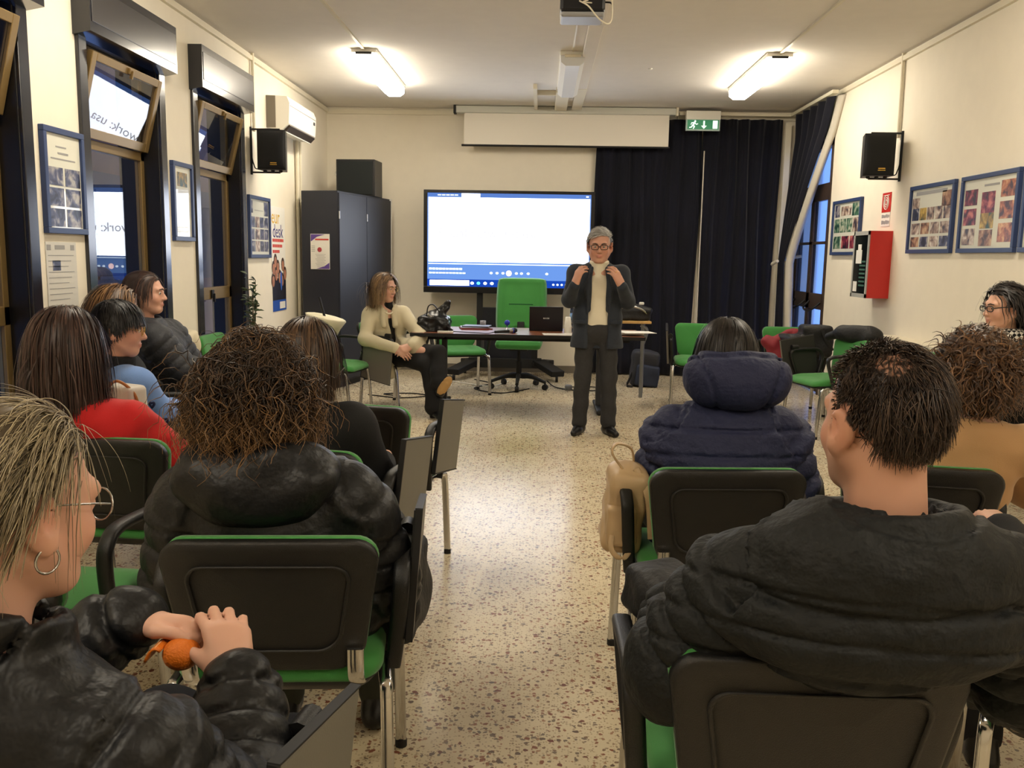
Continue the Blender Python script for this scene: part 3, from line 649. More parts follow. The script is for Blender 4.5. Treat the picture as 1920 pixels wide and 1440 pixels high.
for word in ('Social','network:','usa'):
    o=text_mesh(word,.154,E_t,'slide_word',sc,Matrix.Translation((cx,-.0088,1.70))@Matrix.Rotation(PI/2,4,'X'),.0004,'LEFT'); o.data.update()
    cx=max(v.co.x for v in o.data.vertices)+.05
# stand
sd=MB().bx(-.37,-.30,.03,.09,.22,1.6).bx(.30,.37,.03,.09,.22,1.6); sd.build('stand_post',M_blackm,r)
MB().bx(-.36,.36,.04,.08,.22,.83,.004).build('stand_panel',mat('stand_panel',(22,24,34),.4),r)
MB().bx(-.46,.42,-.02,.1,.11,.225,.006).build('base_beam',M_blackm,r)
for s in (-1,1):
    ang=s*math.radians(28)
    f=MB().box((s*.50,-.18,.14),(.17,.5,.07),rotm('Z',ang)@rotm('X',math.radians(10)),.01).box((s*.44,.1,.16),(.12,.36,.06),rotm('Z',-ang),.01).build('stand_foot',M_blackm,r)
    for p in ((s*.60,-.37),(s*.52,.24)): MB().tube([(p[0]-.015,p[1],.04),(p[0]+.015,p[1],.04)],.04,12).tube([(p[0],p[1],.04),(p[0],p[1],.12)],.012,6).build('caster',M_blackm,f)
# ================================================================== TABLE AND WHAT IS ON IT
TZ=.74
r=empty('table',(-.07,8.32,0),0,'long brown wooden speaker table with dark metal legs','table')
MB().bx(-1.1,1.02,-.4,.4,TZ-.03,TZ,.004).build('table_top',M_wood,r)
MB().bx(-1.1,1.02,-.404,-.4,TZ-.032,TZ).bx(-1.1,1.02,.4,.404,TZ-.032,TZ).bx(-1.104,-1.1,-.4,.4,TZ-.032,TZ).bx(1.02,1.024,-.4,.4,TZ-.032,TZ).build('edge_band',M_blackm,r)
MB().bx(-1.0,.92,-.03,.03,TZ-.09,TZ-.03).build('frame_beam',M_blackm,r)
for x in (-.83,.64):
    l=MB().bx(x-.025,x+.025,-.03,.03,.04,TZ-.03,.004).build('leg',mat('dark_steel',(40,40,44),.4),r)
    MB().bx(x-.03,x+.03,-.33,.33,.012,.05,.01).build('leg_foot',M_blackm,l); MB().bx(x-.025,x+.025,-.34,.34,TZ-.05,TZ-.03).build('top_bar',M_blackm,l)
r=empty('laptop',(.06,8.42,TZ),0,'black laptop open on the table with its lid towards the audience','laptop')
MB().bx(-.16,.16,-.02,.2,.0,.018,.004).build('base',M_blackm,r)
MB().box((0,-.035,.122),(.32,.01,.225),rotm('X',math.radians(8)),.004).build('lid',mat('laptop_black',(24,22,30),.35),r)
mb=MB()
for k in range(4): mb.box((-.022+.015*k,-.0408,.122),(.011,.001,.012),rotm('X',math.radians(8)))
mb.build('logo',M_silver,r)
r=empty('cup_stack',(.262,8.2,TZ),0,'stack of upside down white plastic cups beside the laptop','cup')
MB().lathe([(.036,.0),(.034,.06),(.0345,.062),(.024,.15),(.022,.152)],n=18).build('cups',M_white,r)
MB().lathe([(.038,0),(.038,.006),(.035,.006)],n=18).lathe([(.036,.06),(.036,.066),(.033,.066)],n=18).build('rims',M_white,r)
M_pet=mat('clear_plastic',(225,235,255),.05,trans=1,ior=1.25)
def bottle(x,y,label):
    r=empty('water_bottle',(x,y,TZ),0,label,'bottle','clear water bottles on the table')
    pr=[(.028,0),(.04,.006),(.041,.05),(.038,.055),(.041,.062),(.041,.11),(.037,.116),(.041,.122),(.041,.17),(.037,.177),(.041,.184),(.04,.22),(.026,.27),(.014,.295),(.014,.31)]
    MB().lathe(pr,n=18).build('bottle_body',M_pet,r); MB().lathe([(.0415,.12),(.0415,.168)],n=18).build('label_band',mat('bottle_label',(120,160,200),.4),r)
    MB().lathe([(.016,.305),(.016,.325),(.014,.327)],n=14).build('cap',M_white,r)
bottle(.325,8.36,'clear water bottle with blue label right beside the cups'); bottle(.37,8.5,'clear water bottle half hidden behind the standing man')
r=empty('microphone',(-.3,8.05,TZ),0,'silver and black microphone with blue ring lying on the table','microphone')
R=rotm('Z',math.radians(-55))
MB().tube([R@Vector((0,-.13,.017)),R@Vector((0,.02,.02))],[.012,.016],10).build('handle',M_blackm,r)
MB().tube([R@Vector((0,.02,.02)),R@Vector((0,.06,.022))],[.017,.022],12).build('collar',M_silver,r); MB().sphere(R@Vector((0,.085,.026)),(.026,.026,.026)).build('head_grille',mat('mic_mesh',(60,62,70),.4,.8),r)
MB().tube([R@Vector((0,.058,.022)),R@Vector((0,.066,.022))],.025,12).build('blue_ring',mat('blue_plastic',(40,60,190),.4),r)
MB().tube(arcpts([R@Vector((0,-.13,.017)),(-.17,-.1,.006),(-.3,-.05,.006),(-.48,.02,.006),(-.62,.1,.006)]),.004,6).build('cable',M_blackm,r)
r=empty('microphone_stand',(-.31,8.36,TZ),0,'small microphone with round blue windshield standing on the table','microphone')
MB().lathe([(.03,0),(.03,.008),(.006,.012),(.006,.05)],n=14).build('stand_base',M_silver,r); MB().sphere((0,0,.075),.027).build('windshield',MATS['blue_plastic'],r)
def flat(name,x,y,w,d,h,deg,m,label,cat,z=TZ):
    return MB().box((0,0,h/2),(w,d,h),None,.002).build(name,m,loc=(x,y,z),rot=(0,0,math.radians(deg)),label=label,cat=cat)
flat('folder',-.62,8.5,.3,.22,.012,12,mat('red_folder',(120,44,40),.5),'thin red folder under the magazines on the table','folder')
flat('magazine',-.63,8.5,.27,.2,.01,8,mat('magazine_cover',(150,155,170),.35,var=.3,vscale=12),'grey magazine lying on the red folder','magazine',TZ+.012)
flat('magazine',-.61,8.51,.26,.19,.01,-6,mat('striped_cover',(60,66,90),.35,var=.5,vscale=14),'dark striped magazine on top of the pile on the table','magazine',TZ+.022)
flat('white_remote',-.86,8.0,.14,.045,.015,-8,M_white,'small white remote lying near the black handbag','remote')
flat('paper_sheet',.18,8.05,.3,.21,.002,6,M_gpaper,'pale sheet of paper in front of the cups','paper')
flat('red_booklet',.80,8.3,.26,.2,.006,8,mat('red_booklet',(170,70,60),.5),'red edged booklet under the papers at the table end','booklet')
flat('paper_stack',.8,8.2,.34,.24,.02,-6,M_paper,'thick white paper stack at the right end of the table','paper',TZ+.006)
flat('paper_sheet',.90,8.12,.3,.21,.003,14,M_paper,'loose white sheet jutting over the right end of the table','paper',TZ+.026)
MB().lathe([(.03,0),(.03,.07),(.027,.07),(.027,.004)],n=16).build('plastic_cup',mat('smoky_plastic',(130,130,140),.2),loc=(-.56,8.66,TZ),label='small grey plastic cup at the back edge of the table',cat='cup')
# ------------------------------------------------------------------ swivel chair
r=empty('swivel_chair',(-.22,9.62,0),math.radians(178),'green high backed swivel chair on black castors behind the table','chair')
MB().box((0,.02,.50),(.5,.47,.10),None,.045).build('seat',M_green,r)
def fb(u,v):
    x=-.245+.49*u; z=.64+.545*v; c=1-(2*u-1)**8*.5; return (x*(1-.03*v),-.235-.1*v+.05*(2*u-1)**2+.02*math.sin(v*PI)-.035*c*math.sin(min(1,v*1.02)*PI)**.3,z)
bk=MB().grid(fb,14,14,-.075); bo=bk.build('backrest',M_green,r)
MB().box((0,-.185,.915),(.27,.02,.012),None,.004).build('stitch_fold',mat('dark_green_seam',(24,86,44),.9),bo)
MB().box((0,-.2,.57),(.08,.05,.3),rotm('X',math.radians(10)),.01).build('back_bar',M_blackm,r)
MB().tube([(0,0,.13),(0,0,.3)],.03,12).tube([(0,0,.28),(0,0,.45)],.02,12).build('gas_post',M_blackm,r)
MB().box((0,0,.44),(.2,.22,.03),None,.008).build('mechanism',M_blackm,r)
for k in range(5):
    a=math.radians(90+72*k); c,s=math.cos(a),math.sin(a)
    sp=MB().tube(arcpts([(0.02*c,.02*s,.14),(.15*c,.15*s,.135),(.31*c,.31*s,.085)]),[.03,.03,.03,.028,.026,.025,.024,.022,.022,.02,.02,.018,.018][:13],8).build('spoke',M_blackm,r)
    MB().tube([(.31*c-.02*s,.31*s+.02*c,.032),(.31*c+.02*s,.31*s-.02*c,.032)],.032,12).tube([(.31*c,.31*s,.03),(.31*c,.31*s,.09)],.01,6).build('castor',M_blackm,sp)
# ------------------------------------------------------------------ small side table with bag
r=empty('side_table',(.95,9.35,0),0,'small pale wooden side table with grey metal legs behind the speaker','table')
MB().bx(-.3,.2,-.25,.25,.775,.8,.003).build('table_top',mat('pale_wood',(196,156,96),.4,var=.12,vscale=12),r)
for x in(-.25,.12,.17):
    MB().tube([(x,-.2 if x<.15 else .2,0),(x,-.2 if x<.15 else .2,.775)],.02,10).build('leg',mat('grey_steel',(130,132,134),.35,.6),r)
MB().tube(arcpts([(.12,-.2,.55),(.16,-.2,.7),(.1,-.2,.76)]),.02,8).build('brace',MATS['grey_steel'],r)
# ------------------------------------------------------------------ cabinet
ang=math.radians(-13); r=empty('cabinet',(-2.19,10.05,0),ang,'tall blue black storage cabinet in the front left corner','cabinet')
MB().bx(-.21,.21,-.70,.70,.06,2.09,.004).build('carcass',M_dark,r); MB().bx(-.2,.19,-.69,.69,0,.06).build('plinth',M_blackm,r)
for y0,y1 in ((-.695,-.005),(.005,.695)):
    dd=MB().bx(.21,.228,y0,y1,.08,2.07,.003).build('door',M_dark,r)
    MB().bx(.228,.24,(y1-.05) if y0<0 else y0+.03,(y1-.03) if y0<0 else y0+.05,1.0,1.12,.003).build('handle',M_silver,dd)
    for z in (.3,1.8): MB().tube([(.226,y0+.004,z),(.226,y0+.004,z+.08)],.008,6).build('hinge',M_silver,dd)
MB().bx(.205,.235,.70,.708,.06,2.09).build('pale_edge',M_gpaper,r)
fl=MB().bx(-.105,.115,-.706,-.7005,1.27,1.64).build('flyer',M_paper,r,label='white event flyer with purple corners taped to the cabinet side')
pu=mat('purple_ink',(96,70,150),.6)
MB().prism([(-.1,1.635),(.06,1.635),(-.03,1.61),(-.1,1.56)],'y',-.708,-.706).build('purple_corner',pu,fl)
MB().prism([(.112,1.275),(-.04,1.275),(.05,1.3),(.112,1.34)],'y',-.708,-.706).build('purple_corner',pu,fl)
MB().bx(-.05,.105,-.708,-.706,1.575,1.59).build('red_title',MATS['red_ink'],fl); MB().sphere((0.0,-.707,1.475),(.026,.001,.026),12,6).build('red_picture',mat('red_print',(170,60,70),.6,var=.3,vscale=40),fl)
mb=MB()
for k in range(9): mb.bx(-.05+.01*(k%3),.07-.015*(k%2),-.7075,-.706,1.425-.016*k,1.428-.016*k)
for k in range(4): mb.bx(-.095,-.055,-.7075,-.706,1.51-.018*k,1.515-.018*k)
mb.build('print_lines',M_lgrey,fl)
r=empty('bass_speaker',(-2.12,10.35,2.09),math.radians(-4),'square black speaker box standing on top of the cabinet','loudspeaker')
MB().bx(-.225,.225,-.17,.17,0,.41,.006).build('speaker_box',M_black,r); MB().bx(-.2,.2,-.182,-.17,.02,.39,.004).build('grille',mat('cloth_grille',(20,26,26),.8,bump=.5,bscale=700),r)
MB().bx(-.228,-.218,-.19,-.17,.22,.27,.002).build('corner_latch',M_silver,r)
# ------------------------------------------------------------------ floor cables
def cable(pts,label,m=M_blackm,rad=.006): MB().tube(arcpts(pts,8),rad,6).build('floor_cable',m,label=label,cat='cable')
cable([(-.75,10.2,.006),(-.55,9.9,.006),(-.7,9.5,.006),(-.4,9.2,.006),(-.1,9.55,.006)],'black cable curling under the table left of the swivel chair')
cable([(-1.0,10.0,.006),(-.7,9.75,.008),(-.5,9.7,.006),(-.35,10.1,.006)],'white cable lying under the table',M_white)
cable([(.1,10.2,.006),(.2,9.7,.006),(.45,9.5,.006),(.75,9.6,.006),(.6,9.8,.006),(.35,9.75,.006)],'black cable tangle under the right side of the table')
cable([(-1.75,8.9,.006),(-1.4,8.75,.006),(-1.15,8.9,.006),(-1.3,9.05,.006),(-1.6,8.98,.006),(-1.4,8.8,.014)],'black cable loop on the floor under the cream coat chair')
MB().lathe([(.04,0),(.04,.05),(.03,.06)],n=14).build('power_adapter',mat('grey_adapter',(120,122,126),.5),loc=(.33,9.55,0),label='round grey power plug on the floor under the table',cat='plug')
# ------------------------------------------------------------------ cream radiator end, umbrella and olive plant
MB().bx(-.07,0,-.5,.5,.15,.62,.01).build('radiator',M_cream,loc=(XR,7.0,0),label='low cream radiator on the right wall behind the chairs',cat='radiator')
MB().bx(-.14,0,-.7,.7,.8,.83,.004).build('radiator_shelf',M_cream,loc=(XR,6.95,0),label='narrow cream shelf on the right wall above the radiator',cat='shelf')
r=empty('umbrella_bin',(-2.2,8.25,0),0,'cream parasol leaning in a bin by the left wall','umbrella')
MB().lathe([(.12,0),(.14,.45),(.135,.45),(.115,.02)],n=18).build('bin',M_cream,r)
MB().lathe([(.03,.05),(.05,.4),(.16,.78),(.2,.86),(.17,.87)],n=10,R=rotm('Y',math.radians(12))).build('canopy',mat('cream_cloth',(228,220,190),.8),r)
MB().tube([(.17,0,.84),(.12,0,1.03)],.012,8).build('handle',M_blackm,r)
r=empty('olive_plant',(-2.42,7.35,0),0,'slender olive plant in a pot by the third left window','plant')
MB().lathe([(.12,0),(.16,.3),(.17,.3),(.17,.34),(.15,.34),(.14,.3)],n=18).build('pot',mat('terracotta',(150,90,64),.8),r)
rn=random.Random(3); lm=MB(); M_ol=mat('olive_leaf',(70,84,56),.5,var=.3,vscale=40)
leafme=MB().grid(lambda u,v:(.011*math.sin(PI*v)*(2*u-1),.055*v,.006*math.sin(PI*v)*abs(2*u-1)),2,5,.0006).mesh('leaf',M_ol)
for k in range(6):
    a=rn.uniform(0,6.28); tip=Vector((.10*math.cos(a)*rn.uniform(.4,1.3),.10*math.sin(a)*rn.uniform(.4,1.3),rn.uniform(1.0,1.34)))
    pts=arcpts([(0,0,.3),(tip.x*.2,tip.y*.2,.6),(tip.x*.6,tip.y*.6,.9),tip],8); sm=MB().tube(pts,[.006]*8+[.004]*8+[.003]*9,6).build('stem',mat('olive_bark',(96,84,66),.8),r)
    for i in range(7,len(pts)):
        for s in (0,1):
            if rn.random()<.12: continue
            lo=bpy.data.objects.new('leaf',leafme); COL.objects.link(lo); lo.parent=sm; lo.location=pts[i]; lo.rotation_euler=(rn.uniform(-.3,1.0),rn.uniform(-.8,.8),rn.uniform(0,6.28)); q=rn.uniform(.8,1.3); lo.scale=(q,q,q)
# ================================================================== SIGNED DISTANCE MODELLING (bodies, clothes, bags)
A3=lambda p:np.array(p,dtype=np.float64)
def nrm(v): v=A3(v); return v/(np.linalg.norm(v)+1e-12)
def cone(a,b,ra,rb=None,k=.02,op='u',puff=None): return ('c',A3(a),A3(b),ra,ra if rb is None else rb,k,op,puff)
def bone(a,b,ra,rb,side,k=.03,op='u',puff=None): return ('b',A3(a),A3(b),ra,rb,nrm(side),k,op,puff)     # ra,rb=(side radius, depth radius)
def ell(c,r,R=None,k=.02,op='u'): return ('e',A3(c),A3(r if hasattr(r,'__len__') else (r,r,r)),R,k,op)
def rbox(c,h,r,R=None,k=.01,op='u'): return ('x',A3(c),A3(h),r,R,k,op)
def ring(c,ax,Rx,Ry,hh,th,side,k=.015,op='u'): return ('r',A3(c),nrm(ax),Rx,Ry,hh,th,nrm(side),k,op)
def plane(p,n): return ('p',A3(p),nrm(n))
def groove(p,n,w,d): return ('g',A3(p),nrm(n),w,d)
def pf(s,pitch,amp):
    f=s/pitch; f=f-np.floor(f); return amp*(np.sqrt(np.maximum(0,1-(2*f-1)**2))-.55)
def bounds(p):
    t=p[0]
    if t=='c': r=max(p[3],p[4])+.03; return np.minimum(p[1],p[2])-r,np.maximum(p[1],p[2])+r
    if t=='b': r=max(max(p[3]),max(p[4]))+.03; return np.minimum(p[1],p[2])-r,np.maximum(p[1],p[2])+r
    if t=='e': r=max(p[2]) if p[3] is not None else p[2]; return p[1]-r,p[1]+r
    if t=='x': r=np.linalg.norm(p[2])+p[3] if p[4] is not None else p[2]+p[3]; return p[1]-r,p[1]+r
    if t=='r': r=max(p[3],p[4])+p[6]+p[5]; return p[1]-r,p[1]+r
def evalp(p,X,Y,Z):
    t=p[0]
    if t in 'cb':
        a,b=p[1],p[2]; d=b-a; L2=d@d; qx,qy,qz=X-a[0],Y-a[1],Z-a[2]
        tt=np.clip((qx*d[0]+qy*d[1]+qz*d[2])/max(L2,1e-9),0,1)
        qx=qx-tt*d[0]; qy=qy-tt*d[1]; qz=qz-tt*d[2]
        if t=='c':
            r=p[3]+(p[4]-p[3])*tt
            o=np.sqrt(qx*qx+qy*qy+qz*qz)-r
            return (o,(tt*math.sqrt(L2)+p[7][2])/p[7][0],p[7][1]) if p[7] else o
        s=p[5]; rs=p[3][0]+(p[4][0]-p[3][0])*tt; rf=p[3][1]+(p[4][1]-p[3][1])*tt
        u=qx*s[0]+qy*s[1]+qz*s[2]; w2=np.maximum(0,qx*qx+qy*qy+qz*qz-u*u)
        o=(np.sqrt((u/rs)**2+w2/(rf*rf))-1)*np.minimum(rs,rf)
        return (o,(tt*math.sqrt(L2)+p[8][2]-.28*u*u)/p[8][0],p[8][1]) if p[8] else o
    if t=='e':
        qx,qy,qz=X-p[1][0],Y-p[1][1],Z-p[1][2]; R=p[3]
        if R is not None: qx,qy,qz=[R[0][i]*qx+R[1][i]*qy+R[2][i]*qz for i in range(3)]
        r=p[2]; n=np.sqrt((qx/r[0])**2+(qy/r[1])**2+(qz/r[2])**2); return (n-1)*min(r)
    if t=='x':
        qx,qy,qz=X-p[1][0],Y-p[1][1],Z-p[1][2]; R=p[4]
        if R is not None: qx,qy,qz=[R[0][i]*qx+R[1][i]*qy+R[2][i]*qz for i in range(3)]
        h=p[2]; ax,ay,az=np.abs(qx)-h[0],np.abs(qy)-h[1],np.abs(qz)-h[2]
        return np.sqrt(np.maximum(ax,0)**2+np.maximum(ay,0)**2+np.maximum(az,0)**2)+np.minimum(np.maximum(ax,np.maximum(ay,az)),0)-p[3]
    if t=='r':
        a,s=p[2],p[7]; s=nrm(s-a*(s@a)); f=np.cross(a,s); qx,qy,qz=X-p[1][0],Y-p[1][1],Z-p[1][2]
        h=qx*a[0]+qy*a[1]+qz*a[2]; u=qx*s[0]+qy*s[1]+qz*s[2]; v=qx*f[0]+qy*f[1]+qz*f[2]
        Rm=min(p[3],p[4]); rho=(np.sqrt((u/p[3])**2+(v/p[4])**2)-1)*Rm; hh=np.maximum(np.abs(h)-p[5],0)
        return np.sqrt(rho*rho+hh*hh)-p[6]
def sdf_mesh(prims,h,noise=None):
    lo=np.min([bounds(p)[0] for p in prims if p[0] not in 'pg' and p[-1]!='s' and p[-2]!='s' ],axis=0)-.03; hi=np.max([bounds(p)[1] for p in prims if p[0] not in 'pg' and p[-1]!='s' and p[-2]!='s'],axis=0)+.03
    n=np.ceil((hi-lo)/h).astype(int)+1; ax=[(lo[i]+h*np.arange(n[i])).astype(np.float32) for i in range(3)]
    D=np.full(n,1.0,np.float32); Q=None
    if any((p[0]=='c' and p[7]) or (p[0]=='b' and p[8]) for p in prims): Q=np.full(n,.5,np.float32); QA=np.zeros(n,np.float32)
    for p in prims:
        if p[0]=='p':
            D=np.maximum(D,((ax[0][:,None,None]-p[1][0])*p[2][0]+(ax[1][None,:,None]-p[1][1])*p[2][1]+(ax[2][None,None,:]-p[1][2])*p[2][2])); continue
        if p[0]=='g':
            q=((ax[0][:,None,None]-p[1][0])*p[2][0]+(ax[1][None,:,None]-p[1][1])*p[2][1]+(ax[2][None,None,:]-p[1][2])*p[2][2]); D=D+p[4]*np.exp(-(q/p[3])**2); continue
        if p[0]=='c': k,op=p[5],p[6]
        elif p[0]=='b': k,op=p[6],p[7]
        else: k,op=p[-2],p[-1]
        b0,b1=bounds(p); m=k+3*h
        i0=np.clip(np.floor((b0-m-lo)/h).astype(int),0,n); i1=np.clip(np.ceil((b1+m-lo)/h).astype(int)+1,0,n)
        if np.any(i1<=i0): continue
        sl=tuple(slice(i0[i],i1[i]) for i in range(3))
        d=evalp(p,ax[0][sl[0]][:,None,None],ax[1][sl[1]][None,:,None],ax[2][sl[2]][None,None,:]); o=D[sl]; qs=qa=None
        if isinstance(d,tuple): d,qs,qa=d
        d=d.astype(np.float32)
        if Q is not None and op=='u':
            nearer=d<o; Q[sl]=np.where(nearer,.5 if qs is None else qs,Q[sl]); QA[sl]=np.where(nearer,0 if qa is None else qa,QA[sl])
        if op=='u':
            hh=np.maximum(k-np.abs(o-d),0)/k; D[sl]=np.minimum(o,d)-hh*hh*k*.25
        else:
            d=-d; hh=np.maximum(k-np.abs(o-d),0)/k; D[sl]=np.maximum(o,d)+hh*hh*k*.25
    if Q is not None:
        f=Q-np.floor(Q); D=D-QA*(.9-np.abs(2*f-1)**3.5*1.6)
    for nz in ([] if not noise else (noise if isinstance(noise,list) else [noise])):
        amp,fr,sd=nz; X,Y,Z=ax[0][:,None,None],ax[1][None,:,None],ax[2][None,None,:]
        w1=np.sin(fr*X+1.7*np.sin(.7*fr*Z+sd)+sd)+np.sin(fr*.8*Y+1.3*np.sin(.9*fr*X+2*sd)); w2=np.sin(fr*1.3*Z+1.5*np.sin(fr*.6*X+sd)+1.2*np.sin(fr*.7*Y))
        D=D+(amp*.5*(w1*.5+w2)).astype(np.float32)
    return nets(D,lo,h)
def nets(D,lo,h):
    S=D<0; c=S[:-1,:-1,:-1].astype(np.int8)
    for dx in (0,1):
        for dy in (0,1):
            for dz in (0,1):
                if dx+dy+dz: c=c+S[dx:S.shape[0]-1+dx,dy:S.shape[1]-1+dy,dz:S.shape[2]-1+dz]
    act=(c>0)&(c<8); I=np.argwhere(act); idx=np.full(act.shape,-1,np.int64); idx[act]=np.arange(len(I))
    acc=np.zeros((len(I),3)); cnt=np.zeros(len(I)); cor=[(x,y,z) for x in(0,1) for y in(0,1) for z in(0,1)]
    val={q:D[I[:,0]+q[0],I[:,1]+q[1],I[:,2]+q[2]] for q in cor}
    for q in cor:
        for a in range(3):
            if q[a]==0:
                r=list(q); r[a]=1; va,vb=val[q],val[tuple(r)]; m=(va<0)!=(vb<0); t=np.where(m,va/np.where(m,va-vb,1),0)
                P=np.tile(A3(q),(len(I),1)); P[:,a]+=t; acc[m]+=P[m]; cnt[m]+=1
    V=(I+acc/cnt[:,None])*h+lo; F=[]
    for a in range(3):
        sh=[slice(1,-1)]*3; s0=[slice(1,-1)]*3; s0[a]=slice(0,-1); s1=[slice(1,-1)]*3; s1[a]=slice(1,None)
        A,B=S[tuple(s0)],S[tuple(s1)]; E=np.argwhere(A!=B)
        if len(E)==0: continue
        off=np.array([1,1,1]); off[a]=0; G=E+off; sg=A[E[:,0],E[:,1],E[:,2]]
        b,c2=(a+1)%3,(a+2)%3; e1=np.zeros(3,int); e1[b]=1; e2=np.zeros(3,int); e2[c2]=1
        g=lambda q:idx[q[:,0],q[:,1],q[:,2]]
        Q=np.stack([g(G-e1-e2),g(G-e2),g(G),g(G-e1)],1); Q[~sg]=Q[~sg][:,::-1]; F.append(Q)
    F=np.concatenate(F); F=F[(F>=0).all(1)]
    return V,F
def np_obj(name,V,F,m,parent=None,smooth=True,attrs=None,loc=None,**k):
    me=bpy.data.meshes.new(name); nv,nf=len(V),len(F); w=F.shape[1]
    me.vertices.add(nv); me.vertices.foreach_set('co',np.asarray(V,np.float32).ravel()); me.loops.add(nf*w); me.loops.foreach_set('vertex_index',np.asarray(F,np.int32).ravel())
    me.polygons.add(nf); me.polygons.foreach_set('loop_start',np.arange(0,nf*w,w,dtype=np.int32)); me.polygons.foreach_set('use_smooth',np.full(nf,smooth))
    me.update(calc_edges=True)
    if attrs is not None:
        a=me.color_attributes.new('col','FLOAT_COLOR','POINT'); c=np.ones((nv,4),np.float32); c[:,:3]=attrs; a.data.foreach_set('color',c.ravel())
    me.materials.append(m); o=bpy.data.objects.new(name,me); COL.objects.link(o)
    if parent: o.parent=parent
    if loc is not None: o.location=loc
    return tag(o,**k)
def sdf_obj(name,prims,h,m,parent=None,noise=None,loc=None,**k):
    V,F=sdf_mesh(prims,h,noise); return np_obj(name,V,F,m,parent,loc=loc,**k)
# ------------------------------------------------------------------ anatomy
def rz(deg): a=math.radians(deg); return np.array([[math.cos(a),-math.sin(a),0],[math.sin(a),math.cos(a),0],[0,0,1]])
def rx(deg): a=math.radians(deg); return np.array([[1,0,0],[0,math.cos(a),-math.sin(a)],[0,math.sin(a),math.cos(a)]])
def ry(deg): a=math.radians(deg); return np.array([[math.cos(a),0,math.sin(a)],[0,1,0],[-math.sin(a),0,math.cos(a)]])
def head_prims(H,R,s=1.0,male=False,ears=True):
    T=lambda x,y,z:H+R@(A3((x,y,z))*s)
    j=1.08 if male else 1.0
    P=[ell(T(0,-.012,.035),A3((.077,.097,.086))*s,R,.02),ell(T(0,.025,-.03),A3((.062*j,.07,.084))*s,R,.03),
       ell(T(0,.067,-.092),A3((.026*j,.022,.02))*s,R,.03)]
    for q in (-1,1):
        P+=[cone(T(q*.056*j,.0,-.05),T(q*.02*j,.066,-.094),.021*s,.017*s,.03),ell(T(q*.037,.067,-.03),A3((.025,.022,.026))*s,R,.025)]
    P+=[cone(T(-.04,.08,.026),T(.04,.08,.026),.013*s,None,.018)]
    for q in (-1,1): P+=[ell(T(q*.033,.104,.007),A3((.019,.018,.011))*s,R,.012,'s'),ell(T(q*.032,.081,.006),A3((.014,.0125,.012))*s,R,.004)]
    P+=[cone(T(0,.09,.012),T(0,.113,-.026),.008*s,.0115*s,.012),ell(T(.011,.104,-.031),A3((.009,.01,.008))*s,R,.006),ell(T(-.011,.104,-.031),A3((.009,.01,.008))*s,R,.006),
        ell(T(0,.093,-.057),A3((.023,.011,.006))*s,R,.006),ell(T(0,.092,-.069),A3((.019,.011,.007))*s,R,.006)]
    if ears:
        for q in (-1,1):
            Re=R@rz(q*-36)@ry(q*8)
            P+=[ell(T(q*.087,-.020,-.006),A3((.0095,.025,.035))*s,Re,.005),ell(T(q*.085,-.006,-.036),A3((.009,.013,.015))*s,Re,.008),ell(T(q*.0975,-.012,-.002),A3((.006,.012,.019))*s,Re,.004,'s')]
    return P
def hand_prims(W,R,side,curl=(20,30,20),th=(.55,.75,-.35),s=1.0,spread=4,curls=None,thb=(30,25)):
    """W wrist, R columns = x(thumb side*side), y fingers, z back of hand"""
    T=lambda v:W+R@(A3(v)*s); P=[]
    mx=[.031,.0105,-.0105,-.029]; my=[.088,.092,.087,.078]; ln=[(.042,.026,.021),(.046,.030,.022),(.043,.028,.022),(.034,.021,.019)]
    P.append(cone(T((0,-.03,0)),T((0,.02,0)),.025*s,.024*s,.02))
    for i in range(4):
        P.append(cone(T((side*mx[i]*.62,.008,0)),T((side*mx[i],my[i],.001)),.0165*s,.0125*s,.02))
        c=curls[i] if curls else curl; a=0; p=A3((side*mx[i],my[i],.001)); sp=math.radians(spread*(1.5-i))*side
        for jn in range(3):
            a+=math.radians(c[jn]); d=A3((math.sin(sp)*math.cos(a),math.cos(sp)*math.cos(a),-math.sin(a))); q=p+d*ln[i][jn]
            r0=(.0105,.0092,.0085)[jn]; r1=(.0095,.0086,.0072)[jn]; f=.85 if i==3 else 1
            P.append(cone(T(p),T(q),r0*s*f,r1*s*f,.004)); p=q
    b=A3((side*.022,.018,-.006)); m=A3((side*.043,.05,-.016)); d=nrm((side*th[0],th[1],th[2])); d2=nrm(A3(d)+A3((-side*.02*thb[0]*.5,.2,-.01*thb[1])))
    P+=[cone(T(b),T(m),.018*s,.0135*s,.015),cone(T(m),T(m+d*.036),.0118*s,.0105*s,.008),cone(T(m+d*.036),T(m+d*.036+d2*.028),.0105*s,.008*s,.004)]
    return P
def hand_frame(ydir,zdir):
    y=nrm(ydir); z=A3(zdir); z=nrm(z-y*(z@y)); x=np.cross(y,z); return np.stack([x,y,z],1)
